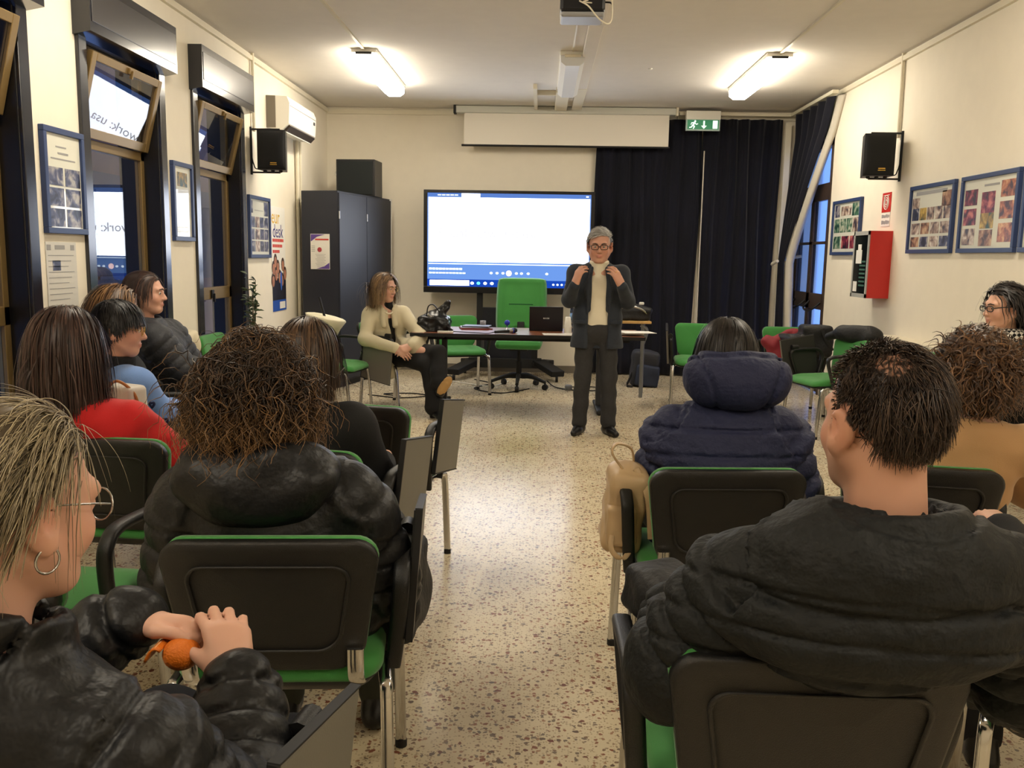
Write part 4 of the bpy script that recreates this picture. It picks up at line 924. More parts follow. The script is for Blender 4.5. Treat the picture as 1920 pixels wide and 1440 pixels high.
# ------------------------------------------------------------------ hair strands
def strands(rng,H,R,s,N,L,steps,mask,flow,grav=.6,stiff=.7,off=(.0,.22),curl=None,coll=(),w=.0022,jit=.12,lift=.0,sides=3,taper=.75,top=1.0,start=.85):
    d=rng.normal(size=(N*6,3)); d/=np.linalg.norm(d,axis=1)[:,None]; d=d[mask(d[:,0],d[:,1],d[:,2])][:N]; N=len(d)
    rad=A3((.080,.101,.090))*s; cen=H+R@(A3((0,-.012,.035))*s)
    o=rng.uniform(off[0],off[1],N)
    o=o*(1-(1-top)*np.clip(d[:,2]*1.4,0,1))
    p=cen+(d*rad*(1+o*start)[:,None])@R.T; nn=d/rad; nn/=np.linalg.norm(nn,axis=1)[:,None]; nn=nn@R.T
    fl=flow(d[:,0],d[:,1],d[:,2])@R.T+rng.normal(size=(N,3))*jit
    t=fl-nn*np.sum(fl*nn,1)[:,None]; t/=np.linalg.norm(t,axis=1)[:,None]+1e-9; t=t+nn*lift; t/=np.linalg.norm(t,axis=1)[:,None]
    Ls=L(d,rng) if callable(L) else L*rng.uniform(.85,1.1,N)
    ds=(Ls/steps)[:,None]; pts=[p.copy()]; dr=t
    G=A3((0,0,-1.0))
    for i in range(steps):
        dr=dr*stiff+G*grav*(1-stiff*.5)*min(1,(i+1)/4)*.5+rng.normal(size=(N,3))*.03; dr/=np.linalg.norm(dr,axis=1)[:,None]
        q=p+dr*ds
        oo=(1+o*(start+(1-start)*min(1,(i+1)/4)))[:,None]
        u=((q-cen)@R)/rad; l=np.linalg.norm(u,axis=1)[:,None]; ins=l<oo; u=np.where(ins,u/np.maximum(l,1e-6)*oo,u); q=cen+(u*rad)@R.T
        for (c,r) in coll:
            u=(q-c)/r; l=np.linalg.norm(u,axis=1)[:,None]; oc=1+o[:,None]*.25; q=np.where(l<oc,c+u/np.maximum(l,1e-6)*oc*r,q)
        dr=q-p; dr/=np.linalg.norm(dr,axis=1)[:,None]+1e-9; p=q; pts.append(p.copy())
    P=np.stack(pts,1); S=steps+1
    T=np.gradient(P,axis=1); T/=np.linalg.norm(T,axis=2)[:,:,None]+1e-9
    nr=(P-cen); nr=nr-T*np.sum(nr*T,2)[:,:,None]; nr/=np.linalg.norm(nr,axis=2)[:,:,None]+1e-9; bn=np.cross(T,nr)
    ss=np.linspace(0,1,S)[None,:]
    if curl is not None:
        cr,cf=curl; ph=rng.uniform(0,6.28,N)[:,None]; rr=cr*rng.uniform(.5,1.3,N)[:,None]*np.minimum(1,ss*3); an=ph+rng.choice([-1,1],N)[:,None]*2*PI*cf*rng.uniform(.7,1.25,N)[:,None]*ss
        P=P+nr*(rr*(np.cos(an)*.6+.5))[:,:,None]+bn*(rr*np.sin(an))[:,:,None]
        T=np.gradient(P,axis=1); T/=np.linalg.norm(T,axis=2)[:,:,None]+1e-9; nr=nr-T*np.sum(nr*T,2)[:,:,None]; nr/=np.linalg.norm(nr,axis=2)[:,:,None]+1e-9; bn=np.cross(T,nr)
    wr=w*rng.uniform(.6,1.3,N)[:,None]*(1-taper*ss**2)*np.minimum(1,.6+ss*2)
    V=np.empty((N,S,sides,3))
    for k in range(sides):
        a=2*PI*k/sides+(PI/2 if sides>2 else 0); V[:,:,k]=P+nr*(wr*math.sin(a)*.7)[:,:,None]+bn*(wr*math.cos(a))[:,:,None]
    base=(np.arange(N)*S*sides)[:,None,None]; si=(np.arange(S-1)*sides)[None,:,None]; k=np.arange(sides if sides>2 else 1)[None,None,:]; k2=(k+1)%sides
    F=np.stack([base+si+k,base+si+k2,base+si+sides+k2,base+si+sides+k],-1).reshape(-1,4)
    rnd=rng.uniform(0,1,N)
    return V.reshape(-1,3),F,np.repeat(rnd,S*sides),np.tile(np.repeat(np.linspace(0,1,S),sides),N)
M_hair=mat('hair',(60,40,30),.42,attr='col',spec=.45)
M_skin=mat('skin',(205,150,122),.5,attr='col',sss=.08)
def join_vf(parts):
    V=[];F=[];n=0
    for v,f in parts: V.append(v); F.append(f+n); n+=len(v)
    return np.concatenate(V),np.concatenate(F)
L3=lambda c:np.array(lin(*c)[:3])
def make_hair(parent,rng,H,R,s,sets,mass,dark,light,tip=None,h=.008,massnoise=None):
    parts=[];cols=[]
    if mass:
        V,F=sdf_mesh(mass,h,massnoise); parts.append((V,F)); cols.append(np.tile(L3(dark)*.8,(len(V),1)))
    for st_ in sets:
        V,F,rd,al=strands(rng,H,R,s,**st_); parts.append((V,F)); c=L3(dark)[None]*(1-rd[:,None]**1.5)+L3(light)[None]*(rd[:,None]**1.5)
        if tip is not None: f=np.clip((al-.45)*1.6,0,1)[:,None]*(.35+.65*rd[:,None]); c=c*(1-f)+L3(tip)[None]*f
        cols.append(c)
    V,F=join_vf(parts); return np_obj('hair',V,F,M_hair,parent,attrs=np.concatenate(cols))
def glasses(parent,H,R,s,m,round_=False,w=.026,hh=.018,r=.0018):
    T=lambda x,y,z:tuple(H+R@(A3((x,y,z))*s)); g=MB()
    for q in (-1,1):
        pts=[T(q*.033+w*math.copysign(abs(math.cos(a))**(1 if round_ else .6),math.cos(a)),.106-.10*abs(q*.033+w*math.cos(a)-.0)**1.3*.8,.004+hh*math.copysign(abs(math.sin(a))**(1 if round_ else .7),math.sin(a))) for a in [2*PI*i/20 for i in range(21)]]
        g.tube(pts,r*s,6,False); g.tube([T(q*.059,.099,.008),T(q*.077,.06,.012),T(q*.082,-.01,.012),T(q*.08,-.025,-.004)],r*s,6)
    g.tube([T(-.008,.107,.008),T(0,.110,.01),T(.008,.107,.008)],r*s,6)
    go=g.build('spectacles',m,parent)
    lm=MB()
    for q in (-1,1):
        P=[T(q*.033+w*.95*math.cos(a),.1085-.001,.004+hh*.95*math.sin(a)) for a in [2*PI*i/16 for i in range(16)]]
        lm.add(P,[tuple(range(16))])
    return go
def eyes(parent,H,R,s,dark=(50,34,24)):
    T=lambda x,y,z:H+R@(A3((x,y,z))*s)
    for q in (-1,1):
        e=MB().sphere(T(q*.032,.0838,.006),.0112*s,12,8).build('eye',mat('eye_white',(225,218,208),.2),parent)
        MB().sphere(T(q*.032,.0925,.005),(.0056*s,.004*s,.0056*s),10,6,Matrix(R.tolist())).build('iris',mat('iris_dark',dark,.15),e)
        MB().tube([T(q*.014,.104,.026),T(q*.033,.1045,.032),T(q*.052,.092,.027)],[.0035*s,.004*s,.002*s],6).build('eyebrow',mat('eyebrow_%d'%dark[0],(50,40,34),.8),parent)
# ================================================================== PEOPLE
def hmask(front=.62,side=-.05,nape=-.62,bald=None,ear=False):
    def f(x,y,z):
        t=np.interp(y,[-1,-.35,.12,.5,1],[nape,nape+.12,side,front*.75,front]); m=z>t
        if ear: m=(m|((np.abs(x)>.75)&(z>-.3)&(y>.1)&(y<.22)))&~((np.abs(x)>.6)&(z<.0)&(y>-.2)&(y<.1))
        if bald is not None: m&=((x-bald[0])**2+(y-bald[1])**2+(z-bald[2])**2>bald[3]**2)|(np.random.RandomState(1).rand(*x.shape)<.3)
        return m
    return f
def person(label,base,face,head,hyaw,hpitch=0,hroll=0,hs=1.0,male=False,skin=(212,166,144),sw=.18,hip=(0,-.06,.53),neck=None,sh=None,el=None,wr=None,hands=(None,None),
           kn=None,an=None,legs=True,top=None,pants=None,shoes=None,chest=None,hres=.008,scalp=None,smask=None,stubble=0,group=None,toes=None,extra=None,ears=True):
    """joints are given in world metres; index 0 = the person's right, 1 = left"""
    r=empty('person',(base[0],base[1],0),0,label,'person',group); B=A3((base[0],base[1],0)); R=rz(face); rt,fw=R@A3((1,0,0)),R@A3((0,1,0)); up=A3((0,0,1))
    H=A3(head); HR=rz(hyaw)@rx(hpitch)@ry(hroll)
    hp=B+R@A3(hip); nk=A3(neck) if neck is not None else H+R@A3((0,-.035,-.205*hs)); ch=A3(chest) if chest is not None else hp*.38+nk*.62
    SH=[A3(q) for q in sh] if sh else [nk+rt*sw*q-up*.055 for q in (1,-1)]
    EL=[A3(q) for q in el] if el else [SH[i]+rt*.06*q-up*.24+fw*.07 for i,q in enumerate((1,-1))]
    WR=[A3(q) for q in wr] if wr else [EL[i]-rt*.08*q+fw*.2-up*.03 for i,q in enumerate((1,-1))]
    HIPS=[hp+rt*.09*q-up*.0 for q in (1,-1)]
    KN=[A3(q) for q in kn] if kn else [HIPS[i]+fw*.42+rt*.05*q+up*.0 for i,q in enumerate((1,-1))]
    AN=[A3(q) for q in an] if an else [A3((KN[i][0],KN[i][1],.09))-fw*.02 for i in range(2)]
    S=dict(root=r,B=B,R=R,rt=rt,fw=fw,up=up,H=H,HR=HR,hp=hp,nk=nk,ch=ch,SH=SH,EL=EL,WR=WR,KN=KN,AN=AN,hs=hs)
    # ---- body: one continuous surface
    P=[bone(hp,ch,(.145,.10),(.15,.10),rt,.05),bone(ch,nk-up*.04,(.15,.10),(.12,.075),rt,.05)]
    P+=[cone(nk-up*.05,H+HR@A3((0,-.015,-.06))*hs,.062*hs*(1.1 if male else .93),.053*hs*(1.12 if male else .92),.03)]
    P+=head_prims(H,HR,hs,male,ears)
    for i,q in enumerate((1,-1)):
        P+=[cone(nk-up*.07,SH[i],.05,.048,.04),cone(SH[i],EL[i],.046,.038,.02),cone(EL[i],WR[i],.037,.027,.015)]
        hd=hands[i]
        if hd is None: y=nrm(WR[i]-EL[i]); hd=dict(y=y,z=up,curl=(25,30,20))
        P+=hand_prims(WR[i]+nrm(hd['y'])*.02,hand_frame(hd['y'],hd['z']),-q,hd.get('curl',(20,30,20)),hd.get('th',(.55,.75,-.35)),hd.get('s',1.0 if male else .92),hd.get('spread',4),hd.get('curls'))
        if legs:
            P+=[cone(HIPS[i],KN[i],.07,.05,.03),cone(KN[i],AN[i],.048,.036,.02)]
    V,F=sdf_mesh(P,hres)
    u=((V-H)@HR)/hs; c=np.tile(L3(skin),(len(V),1))
    lip=np.exp(-((u[:,0]/.024)**4+((u[:,1]-.1)/.03)**4+((u[:,2]+.063)/.0125)**4)); c=c*(1-.55*lip[:,None])+L3((176,92,84))*.55*lip[:,None]
    ck=np.exp(-(((np.abs(u[:,0])-.045)/.03)**2+((u[:,1]-.06)/.05)**2+((u[:,2]+.03)/.03)**2)); er=np.exp(-(((np.abs(u[:,0])-.084)/.012)**4+((u[:,1]+.01)/.03)**4+((u[:,2])/.04)**4))
    c=c*(1-.22*np.maximum(ck,er)[:,None])+L3((206,110,92))*.22*np.maximum(ck,er)[:,None]
    if stubble:
        m=np.clip((-u[:,2]-.025)/.02,0,1)*np.clip((u[:,1]+.03)/.02,0,1)*(u[:,2]>-.14)*stubble*(np.linalg.norm(u,axis=1)<.17); c=c*(1-m[:,None])+L3((96,74,62))*m[:,None]
    if scalp is not None:
        d=(u-A3((0,-.012,.035)))/A3((.08,.101,.09)); ln=np.linalg.norm(d,axis=1); d=d/ln[:,None]; m=(smask or hmask())(d[:,0],d[:,1],d[:,2])&(ln>.8)&(ln<1.25)&(np.linalg.norm(u,axis=1)<.2); c[m]=L3(scalp)
    np_obj('body',V,F,M_skin,r,attrs=c)
    # ---- garments
    if top: garment_top(S,**top)
    if pants:
        t=pants.get('t',.012); P=[bone(hp-up*.01,hp+up*.09,(.165+t,.115+t),(.15+t,.105+t),rt,.05)]
        for i in range(2):
            P+=[cone(HIPS[i],KN[i],.085+t,.062+t,.04),cone(KN[i],AN[i]+up*pants.get('lift',.0),.062+t,pants.get('cuff',.055),.03)]
        sdf_obj('trousers',P,pants.get('h',.02),pants['m'],r,pants.get('noise',(.006,30,1.3)))
    if shoes:
        for i in range(2):
            td=nrm(toes[i]) if toes else nrm(fw*A3((1,1,0))); td=A3((td[0],td[1],td[2])); a=AN[i]
            if toes is None or abs(td[2])<.05:
                g=A3((a[0],a[1],0)); P=[cone(g-td*.05+up*.035,g+td*.06+up*.036,.038,.036,.03),cone(g+td*.06+up*.033,g+td*.15+up*.028,.036,.028,.03),cone(g-td*.02+up*.05,a+up*.05,.042,.05,.03),plane((0,0,.002),(0,0,-1))]
                so=sdf_obj('shoe',P,.013,shoes,r)
    if extra: extra(S)
    return S
def finish(S):
    for c in S['root'].children: c.location=-Vector(S['B'])
def garment_top(S,m,t=.02,puff=None,collar=None,hem=0.0,noise=None,h=.011,name='jacket',cutfront=None,sleeve=1.0,extra=(),grooves=(),spuff=None,chestr=None,cuff=.7,wl=0.0):
    rt,fw,up,hp,ch,nk=S['rt'],S['fw'],S['up'],S['hp'],S['ch'],S['nk']
    cr=chestr or (.165,.112)
    P=[bone(hp-up*hem,ch,(.16+t,.115+t),(cr[0]+t,cr[1]+t),rt,.05,'u',puff and (puff[0],puff[1],0)),bone(ch,nk-up*.055,(cr[0]+t,cr[1]+t),(.135+t*.6,.08+t*.6),rt,.06,'u',puff and (puff[0],puff[1],float(np.linalg.norm(ch-hp+up*hem))%puff[0]))]
    for i in range(2):
        P+=[cone(nk-up*.06,S['SH'][i],.058+t*.6,.06+t*.8,.05)]
        sp=spuff or puff; L=float(np.linalg.norm(S['EL'][i]-S['SH'][i]))
        P+=[cone(S['SH'][i],S['EL'][i],.058+t*sleeve,.048+t*sleeve,.035,'u',sp and (sp[0],sp[1],0)),cone(S['EL'][i],S['WR'][i]+(S['WR'][i]-S['EL'][i])*wl,.048+t*sleeve,.034+t*sleeve*cuff,.03,'u',sp and (sp[0],sp[1],L%sp[0]))]
    P+=list(extra)
    if collar:
        a=nrm(S['H']-nk); cR,chh,cth=collar; P.append(ring(nk+a*(chh*.5-.005),a,cR,cR*.95,chh,cth,rt,.03))
        P.append(cone(nk+a*.01,nk+a*.2,cR*.78,cR*.95,.012,'s'))
    if cutfront: P+=cutfront
    P+=list(grooves)
    return sdf_obj(name,P,h,m,S['root'],noise)
def body_coll(S,r=.03):
    return [(S['nk']-S['up']*.13,A3((.15+r,.12+r,.12))*1.0),(S['SH'][0]-S['up']*.03,A3((.085+r,.085+r,.085+r))),(S['SH'][1]-S['up']*.03,A3((.085+r,.085+r,.085+r)))]
def hair(S,seed,sets,mass,dark,light,tip=None,h=.009,mn=None):
    make_hair(S['root'],np.random.RandomState(seed),S['H'],S['HR'],S['hs'],sets,mass,dark,light,tip,h,mn)
FL_back=lambda x,y,z:np.stack([x*.55,-.75+0*x,-.35-.3*(1-np.abs(z))],1)          # combed back and down
FL_part=lambda x,y,z:np.stack([np.sign(x+1e-6)*.7*np.clip(y+.45,0,1)+x*.35,-.35+0*x,-.6+0*x],1)  # parted in the middle
FL_crown=lambda x,y,z:np.stack([x*1.0,(y+.35)*1.0,-.25+0*x],1)                    # radiating from the crown
FL_side=lambda x,y,z:np.stack([.9+0*x,-.35+0*x,-.2+0*x],1)
def T_(S): return lambda x,y,z:S['H']+S['HR']@(A3((x,y,z))*S['hs'])
PUF_BK=mat('black_puffer_nylon',(25,27,28),.62,bump=.8,bscale=30,spec=.3,bdist=.012)
PUF_BK2=mat('soft_black_nylon',(19,20,23),.45,bump=.8,bscale=26,spec=.4,bdist=.008)
PUF_NV=mat('navy_puffer',(32,38,72),.7,bump=.8,bscale=40,bdist=.01)
PUF_GR=mat('charcoal_puffer',(44,46,52),.6,bump=.5,bscale=60,bdist=.006)
M_knitred=mat('red_knit',(196,30,32),.9,bump=.35,bscale=500,sheen=.2)
M_camel=mat('camel_knit',(188,148,104),.9,bump=.3,bscale=400,sheen=.2)
M_blue=mat('light_blue_knit',(112,146,205),.9,bump=.3,bscale=400,sheen=.2)
M_cream_c=mat('cream_wool',(206,196,166),.9,bump=.4,bscale=350,sheen=.2)
M_suit=mat('dark_blazer_wool',(40,46,56),.85,bump=.3,bscale=700,sheen=.1,var=.12,vscale=40)
M_trs=mat('charcoal_trousers',(48,48,50),.9,bump=.3,bscale=500,var=.12,vscale=60)
M_blk=mat('black_cloth',(15,15,18),.85,bump=.25,bscale=300)
M_jean=mat('dark_jeans',(26,30,40),.9,bump=.25,bscale=500)
M_olive=mat('olive_trousers',(48,50,40),.9)
M_ivory=mat('ivory_knit',(222,214,192),.9,bump=.3,bscale=400)
M_lea=mat('black_leather',(18,18,19),.35,bump=.2,bscale=120)
DJ=dict(m=M_jean); DB=dict(m=M_blk)
# ---------------------------------------------------------------- 1 balding man, front right
S=person('balding dark haired man in black puffer jacket seated front right',(.52,1.68),0,(.555,1.415,1.185),14,-3,0,1.0,True,(200,152,128),.2,hip=(0,-.03,.53),neck=(.565,1.385,.985),chest=(.535,1.56,.78),
   sh=((.775,1.42,.915),(.365,1.43,.915)),el=((.90,1.52,.70),(.262,1.52,.71)),wr=((.80,1.75,.70),(.30,1.76,.72)),hres=.006,legs=False,stubble=.35,
   top=dict(m=PUF_BK,t=.038,puff=(.066,.0125),h=.0072,noise=[(.007,22,.4),(.003,60,1.1)],hem=-.02,chestr=(.185,.125),collar=(.112,.04,.015),extra=[bone((.54,1.345,.885),(.54,1.345,.965),(.195,.105),(.18,.10),(1,0,0),.06,'u',(.066,.011,.03))],grooves=[groove((.56,1.3,z),(.06,.15,1),.005,.009) for z in (.80,.865,.93)]),pants=DJ,shoes=M_lea,scalp=(44,32,27),smask=hmask(.6,-.1,-.55,(-.36,-.52,.775,.30),True))
mk=hmask(.6,.0,-.62,(-.36,-.52,.775,.30),True)
FL_m=lambda x,y,z:np.stack([x*.45,-.3-.6*(z>.2)*(y>-.2),-.75+0*x],1)
hair(S,11,[dict(N=5200,L=lambda d,rng:rng.uniform(.04,.06,len(d))*np.where((np.abs(d[:,0])>.55)&(d[:,1]>-.6),np.clip(d[:,2]*.8,.15,1),1)*np.where(np.linalg.norm(d-A3((-.36,-.52,.775)),axis=1)<.62,.35,1)*np.where(d[:,1]>.05,.35,1),steps=8,mask=mk,flow=FL_m,grav=.35,stiff=.85,off=(.0,.12),w=.0013,jit=.25,start=.4),dict(N=500,L=.03,steps=5,mask=hmask(.6,-.1,-.8,(-.36,-.52,.775,.30),True),flow=FL_m,grav=.3,stiff=.85,off=(.0,.03),w=.001,jit=.3)],None,(34,25,22),(92,74,60))
finish(S)
# ---------------------------------------------------------------- 2 woman in navy hooded coat
S=person('woman with black hair in navy hooded puffer coat seen from behind',(.59,2.98),4,(.632,2.985,1.115),0,-14,0,1.0,False,sw=.165,hip=(0,-.05,.53),neck=(.64,2.92,.93),
   sh=((.80,2.93,.87),(.47,2.94,.87)),el=((.885,3.03,.66),(.435,3.03,.66)),wr=((.80,3.25,.70),(.52,3.25,.70)),hres=.009,legs=False,scalp=(18,15,15),
   top=dict(m=PUF_NV,t=.04,puff=(.095,.019),h=.009,noise=[(.005,26,1.4),(.003,70,.3)],hem=.0,chestr=(.17,.12),grooves=[groove((.64,2.9,z),(.0,.12,1),.0055,.012) for z in (.63,.715,.80,.885)]),pants=DB,shoes=M_lea)
nk=S['nk']
nk=nk+A3((0,0,.045))
hd=[ell(nk+A3((.01,-.085,.065)),(.155,.085,.085),None,.03),ell(nk+A3((.01,-.05,.12)),(.135,.085,.06),None,.05),ell(nk+A3((-.09,.0,.08)),(.07,.10,.075),None,.05),ell(nk+A3((.105,.0,.08)),(.07,.10,.075),None,.05),
    ell(nk+A3((.01,.03,.17)),(.10,.09,.11),None,.03,'s'),groove(nk+A3((-.065,0,0)),(1,.0,.35),.006,.009),groove(nk+A3((.085,0,0)),(1,0,-.35),.006,.009),groove(nk+A3((.0,0,.125)),(0,.35,1),.006,.009)]
sdf_obj('hood',hd,.008,PUF_NV,S['root'],(.004,30,2))
hair(S,12,[dict(N=2400,L=.16,sides=2,steps=10,mask=hmask(.5,-.2,-.9),flow=FL_part,grav=.8,stiff=.7,off=(.04,.16),w=0.00276,jit=.12)],[ell(T_(S)(0,-.015,.034),(.081,.102,.091),S['HR'],.02),ell(T_(S)(0,-.05,-.06),(.075,.065,.08),S['HR'],.04)],(16,14,15),(40,34,34))
finish(S)
# ---------------------------------------------------------------- 3 woman in camel sweater
S=person('woman with short curly brown hair in camel sweater seen from behind',(1.40,3.06),-10,(1.475,3.0,1.085),-6,-10,0,1.0,False,sw=.16,hip=(-.02,-.06,.53),neck=(1.475,2.95,.89),hres=.009,legs=False,scalp=(50,34,26),
   top=dict(m=M_camel,t=.018,h=.011,noise=[(.010,20,.9),(.004,48,.2)],name='sweater',collar=(.075,.012,.012)),pants=DJ,shoes=M_lea,
   el=((1.74,3.05,.66),(1.23,3.02,.64)),wr=((1.64,3.25,.68),(1.32,3.25,.68)))
t=T_(S)
hair(S,13,[dict(N=2400,L=.15,sides=2,steps=14,mask=hmask(.5,-.5,-.98),flow=FL_crown,grav=.5,stiff=.75,off=(.2,.62),w=0.00276,jit=.4,curl=(.010,2.2),top=.6,coll=body_coll(S))],[ell(t(0,-.02,.02),(.105,.125,.11),S['HR'],.03),ell(t(0,-.05,-.08),(.10,.085,.08),S['HR'],.05)],(52,34,24),(128,92,60))
finish(S)
# ---------------------------------------------------------------- 4 woman at the right wall
S=person('woman in black glasses and checked scarf sitting by the right wall',(2.62,5.1),97,(2.60,5.03,1.20),96,-4,0,1.0,False,(212,166,142),.165,hip=(0,-.04,.53),neck=(2.655,5.06,1.0),hres=.0075,legs=False,scalp=(20,17,17),smask=hmask(.55,.0,-.7),
   top=dict(m=M_blk,t=.025,h=.012,noise=(.004,22,.3),name='coat'),pants=DB,shoes=M_lea)
glasses(S['root'],S['H'],S['HR'],1.0,M_rim,False,.027,.015,.0028); eyes(S['root'],S['H'],S['HR'],1.0); t=T_(S)
hair(S,14,[dict(N=1200,L=.20,sides=2,steps=12,mask=hmask(.6,.1,-.9),flow=FL_back,grav=.6,stiff=.75,off=(.08,.3),w=0.00322,jit=.25,curl=(.006,1.8),coll=body_coll(S))],[ell(t(0,-.03,.045),(.086,.1,.09),S['HR'],.03),ell(t(0,-.085,-.03),(.085,.06,.10),S['HR'],.05)],(17,14,14),(44,36,34))
def hound():
    m=bpy.data.materials.new('houndstooth_scarf'); m.use_nodes=True; nt=m.node_tree; b=nt.nodes['Principled BSDF']; tc=nd(nt,'ShaderNodeTexCoord'); c=nd(nt,'ShaderNodeTexChecker'); c.inputs['Scale'].default_value=58; c.inputs['Color1'].default_value=lin(225,222,214); c.inputs['Color2'].default_value=lin(20,20,22)
    mp=nd(nt,'ShaderNodeMapping'); mp.inputs['Rotation'].default_value=(.4,.78,.5); nt.links.new(tc.outputs['Object'],mp.inputs[0]); nt.links.new(mp.outputs[0],c.inputs['Vector']); nt.links.new(c.outputs['Color'],b.inputs['Base Color']); b.inputs['Roughness'].default_value=.9; return m
nk=S['nk']; sdf_obj('scarf',[ring(nk+A3((-.0,0,.035)),(0,0,1),.085,.085,.02,.036,(1,0,0),.02),cone(nk+A3((-.08,-.08,.02)),nk+A3((-.05,-.17,-.12)),.045,.05,.04),cone(nk+A3((.05,-.09,.02)),nk+A3((.06,-.16,-.06)),.05,.05,.04)],.009,hound(),S['root'],(.005,45,.7))
finish(S)
# ---------------------------------------------------------------- 5 standing speaker
def suit(S):
    r=S['root']; hp,ch,nk=S['hp'],S['ch'],S['nk']
    sdf_obj('turtleneck',[bone((.465,7.17,.885),(.465,7.17,1.2),(.158,.112),(.165,.112),(1,0,0),.03),bone((.465,7.17,1.2),(.465,7.165,1.33),(.165,.112),(.10,.075),(1,0,0),.05),cone((.465,7.165,1.33),(.465,7.13,1.43),.082,.076,.02),plane((0,0,.885),(0,0,-1)),plane((.465,7.10,1.415),(0,-.1,1))],.009,M_ivory,r,(.003,40,.5))
    P=[bone((.465,7.175,.73),(.465,7.175,.95),(.215,.15),(.185,.135),(1,0,0),.03),bone((.465,7.175,.95),(.465,7.175,1.2),(.185,.135),(.195,.132),(1,0,0),.05),bone((.465,7.175,1.2),(.465,7.175,1.315),(.195,.132),(.15,.092),(1,0,0),.05)]
    for i in range(2): P+=[cone(nk-S['up']*.055,S['SH'][i],.062,.068,.05),cone(S['SH'][i],S['EL'][i],.07,.058,.03),cone(S['EL'][i],S['WR'][i],.058,.042,.025)]
    P+=[ring((.465,7.165,1.375),(0,-.2,1),.085,.075,.016,.011,(1,0,0),.02)]
    P+=[rbox((.465,6.985,1.22),(.052,.115,.30),.006,None,.012,'s'),rbox((.465,6.985,.80),(.072,.115,.20),.006,None,.03,'s'),plane((0,0,.715),(0,0,-1))]
    for q in (-1,1): P+=[cone((.465+q*.062,7.075,1.36),(.465+q*.088,7.045,1.18),.014,.022,.01),cone((.465+q*.088,7.045,1.18),(.465+q*.085,7.04,1.0),.020,.006,.01),rbox((.465+q*.14,7.052,.93),(.045,.012,.012),.004,None,.006)]
    sdf_obj('blazer',P,.008,M_suit,r,(.004,24,.8))
S=person('grey haired man in dark blazer standing and gesturing with both hands',(.465,7.17),180,(.463,7.115,1.535),176,-9,0,1.08,True,(198,148,126),.185,hip=(0,0,.86),neck=(.465,7.16,1.36),
   sh=((.285,7.18,1.315),(.645,7.18,1.315)),el=((.232,7.12,1.10),(.705,7.12,1.095)),wr=((.265,6.95,1.22),(.638,6.95,1.22)),
   hands=(dict(y=(.30,-.12,.95),z=(-.75,-.6,.15),curl=(28,38,25),th=(.35,.9,-.45),s=1.0),dict(y=(-.48,-.10,.87),z=(.55,-.8,.25),curl=(22,30,20),th=(.35,.9,-.45),s=1.0)),
   kn=((.36,7.14,.47),(.57,7.14,.47)),an=((.345,7.17,.10),(.582,7.16,.10)),hres=.0065,pants=dict(m=M_trs,t=.003,h=.01,cuff=.062,noise=(.006,34,1.3)),shoes=M_lea,toes=((-.35,-.94,0),(.35,-.94,0)),scalp=(130,126,122),smask=hmask(.6,.05,-.6),extra=suit)
glasses(S['root'],S['H'],S['HR'],1.08,M_rim,False,.027,.017,.0026); eyes(S['root'],S['H'],S['HR'],1.08)
hair(S,15,[dict(N=1700,L=.07,sides=2,steps=8,mask=hmask(.58,.02,-.6),flow=FL_side,grav=.3,stiff=.85,off=(.02,.15),w=0.00299,jit=.2,start=.6)],None,(128,124,120),(196,194,190))
MB().tube([S['WR'][1]+A3((.026*math.cos(a),.02*math.sin(a)*.4+.0,.026*math.sin(a)))-A3((-.008,0,.012)) for a in [2*PI*i/14 for i in range(15)]],.006,6,False).build('wrist_watch',M_blackm,S['root'])
wr,yd=S['WR'][1],nrm((-.48,-.10,.87)); HF=hand_frame((-.48,-.10,.87),(.55,-.8,.25)); p0=wr+yd*.02+HF@A3((.0105,.105,0)); MB().tube([p0+HF@A3((.0115*math.cos(a),0,.0115*math.sin(a))) for a in [2*PI*i/12 for i in range(13)]],.0022,6,False).build('ring',M_gilt,S['root'])
finish(S)
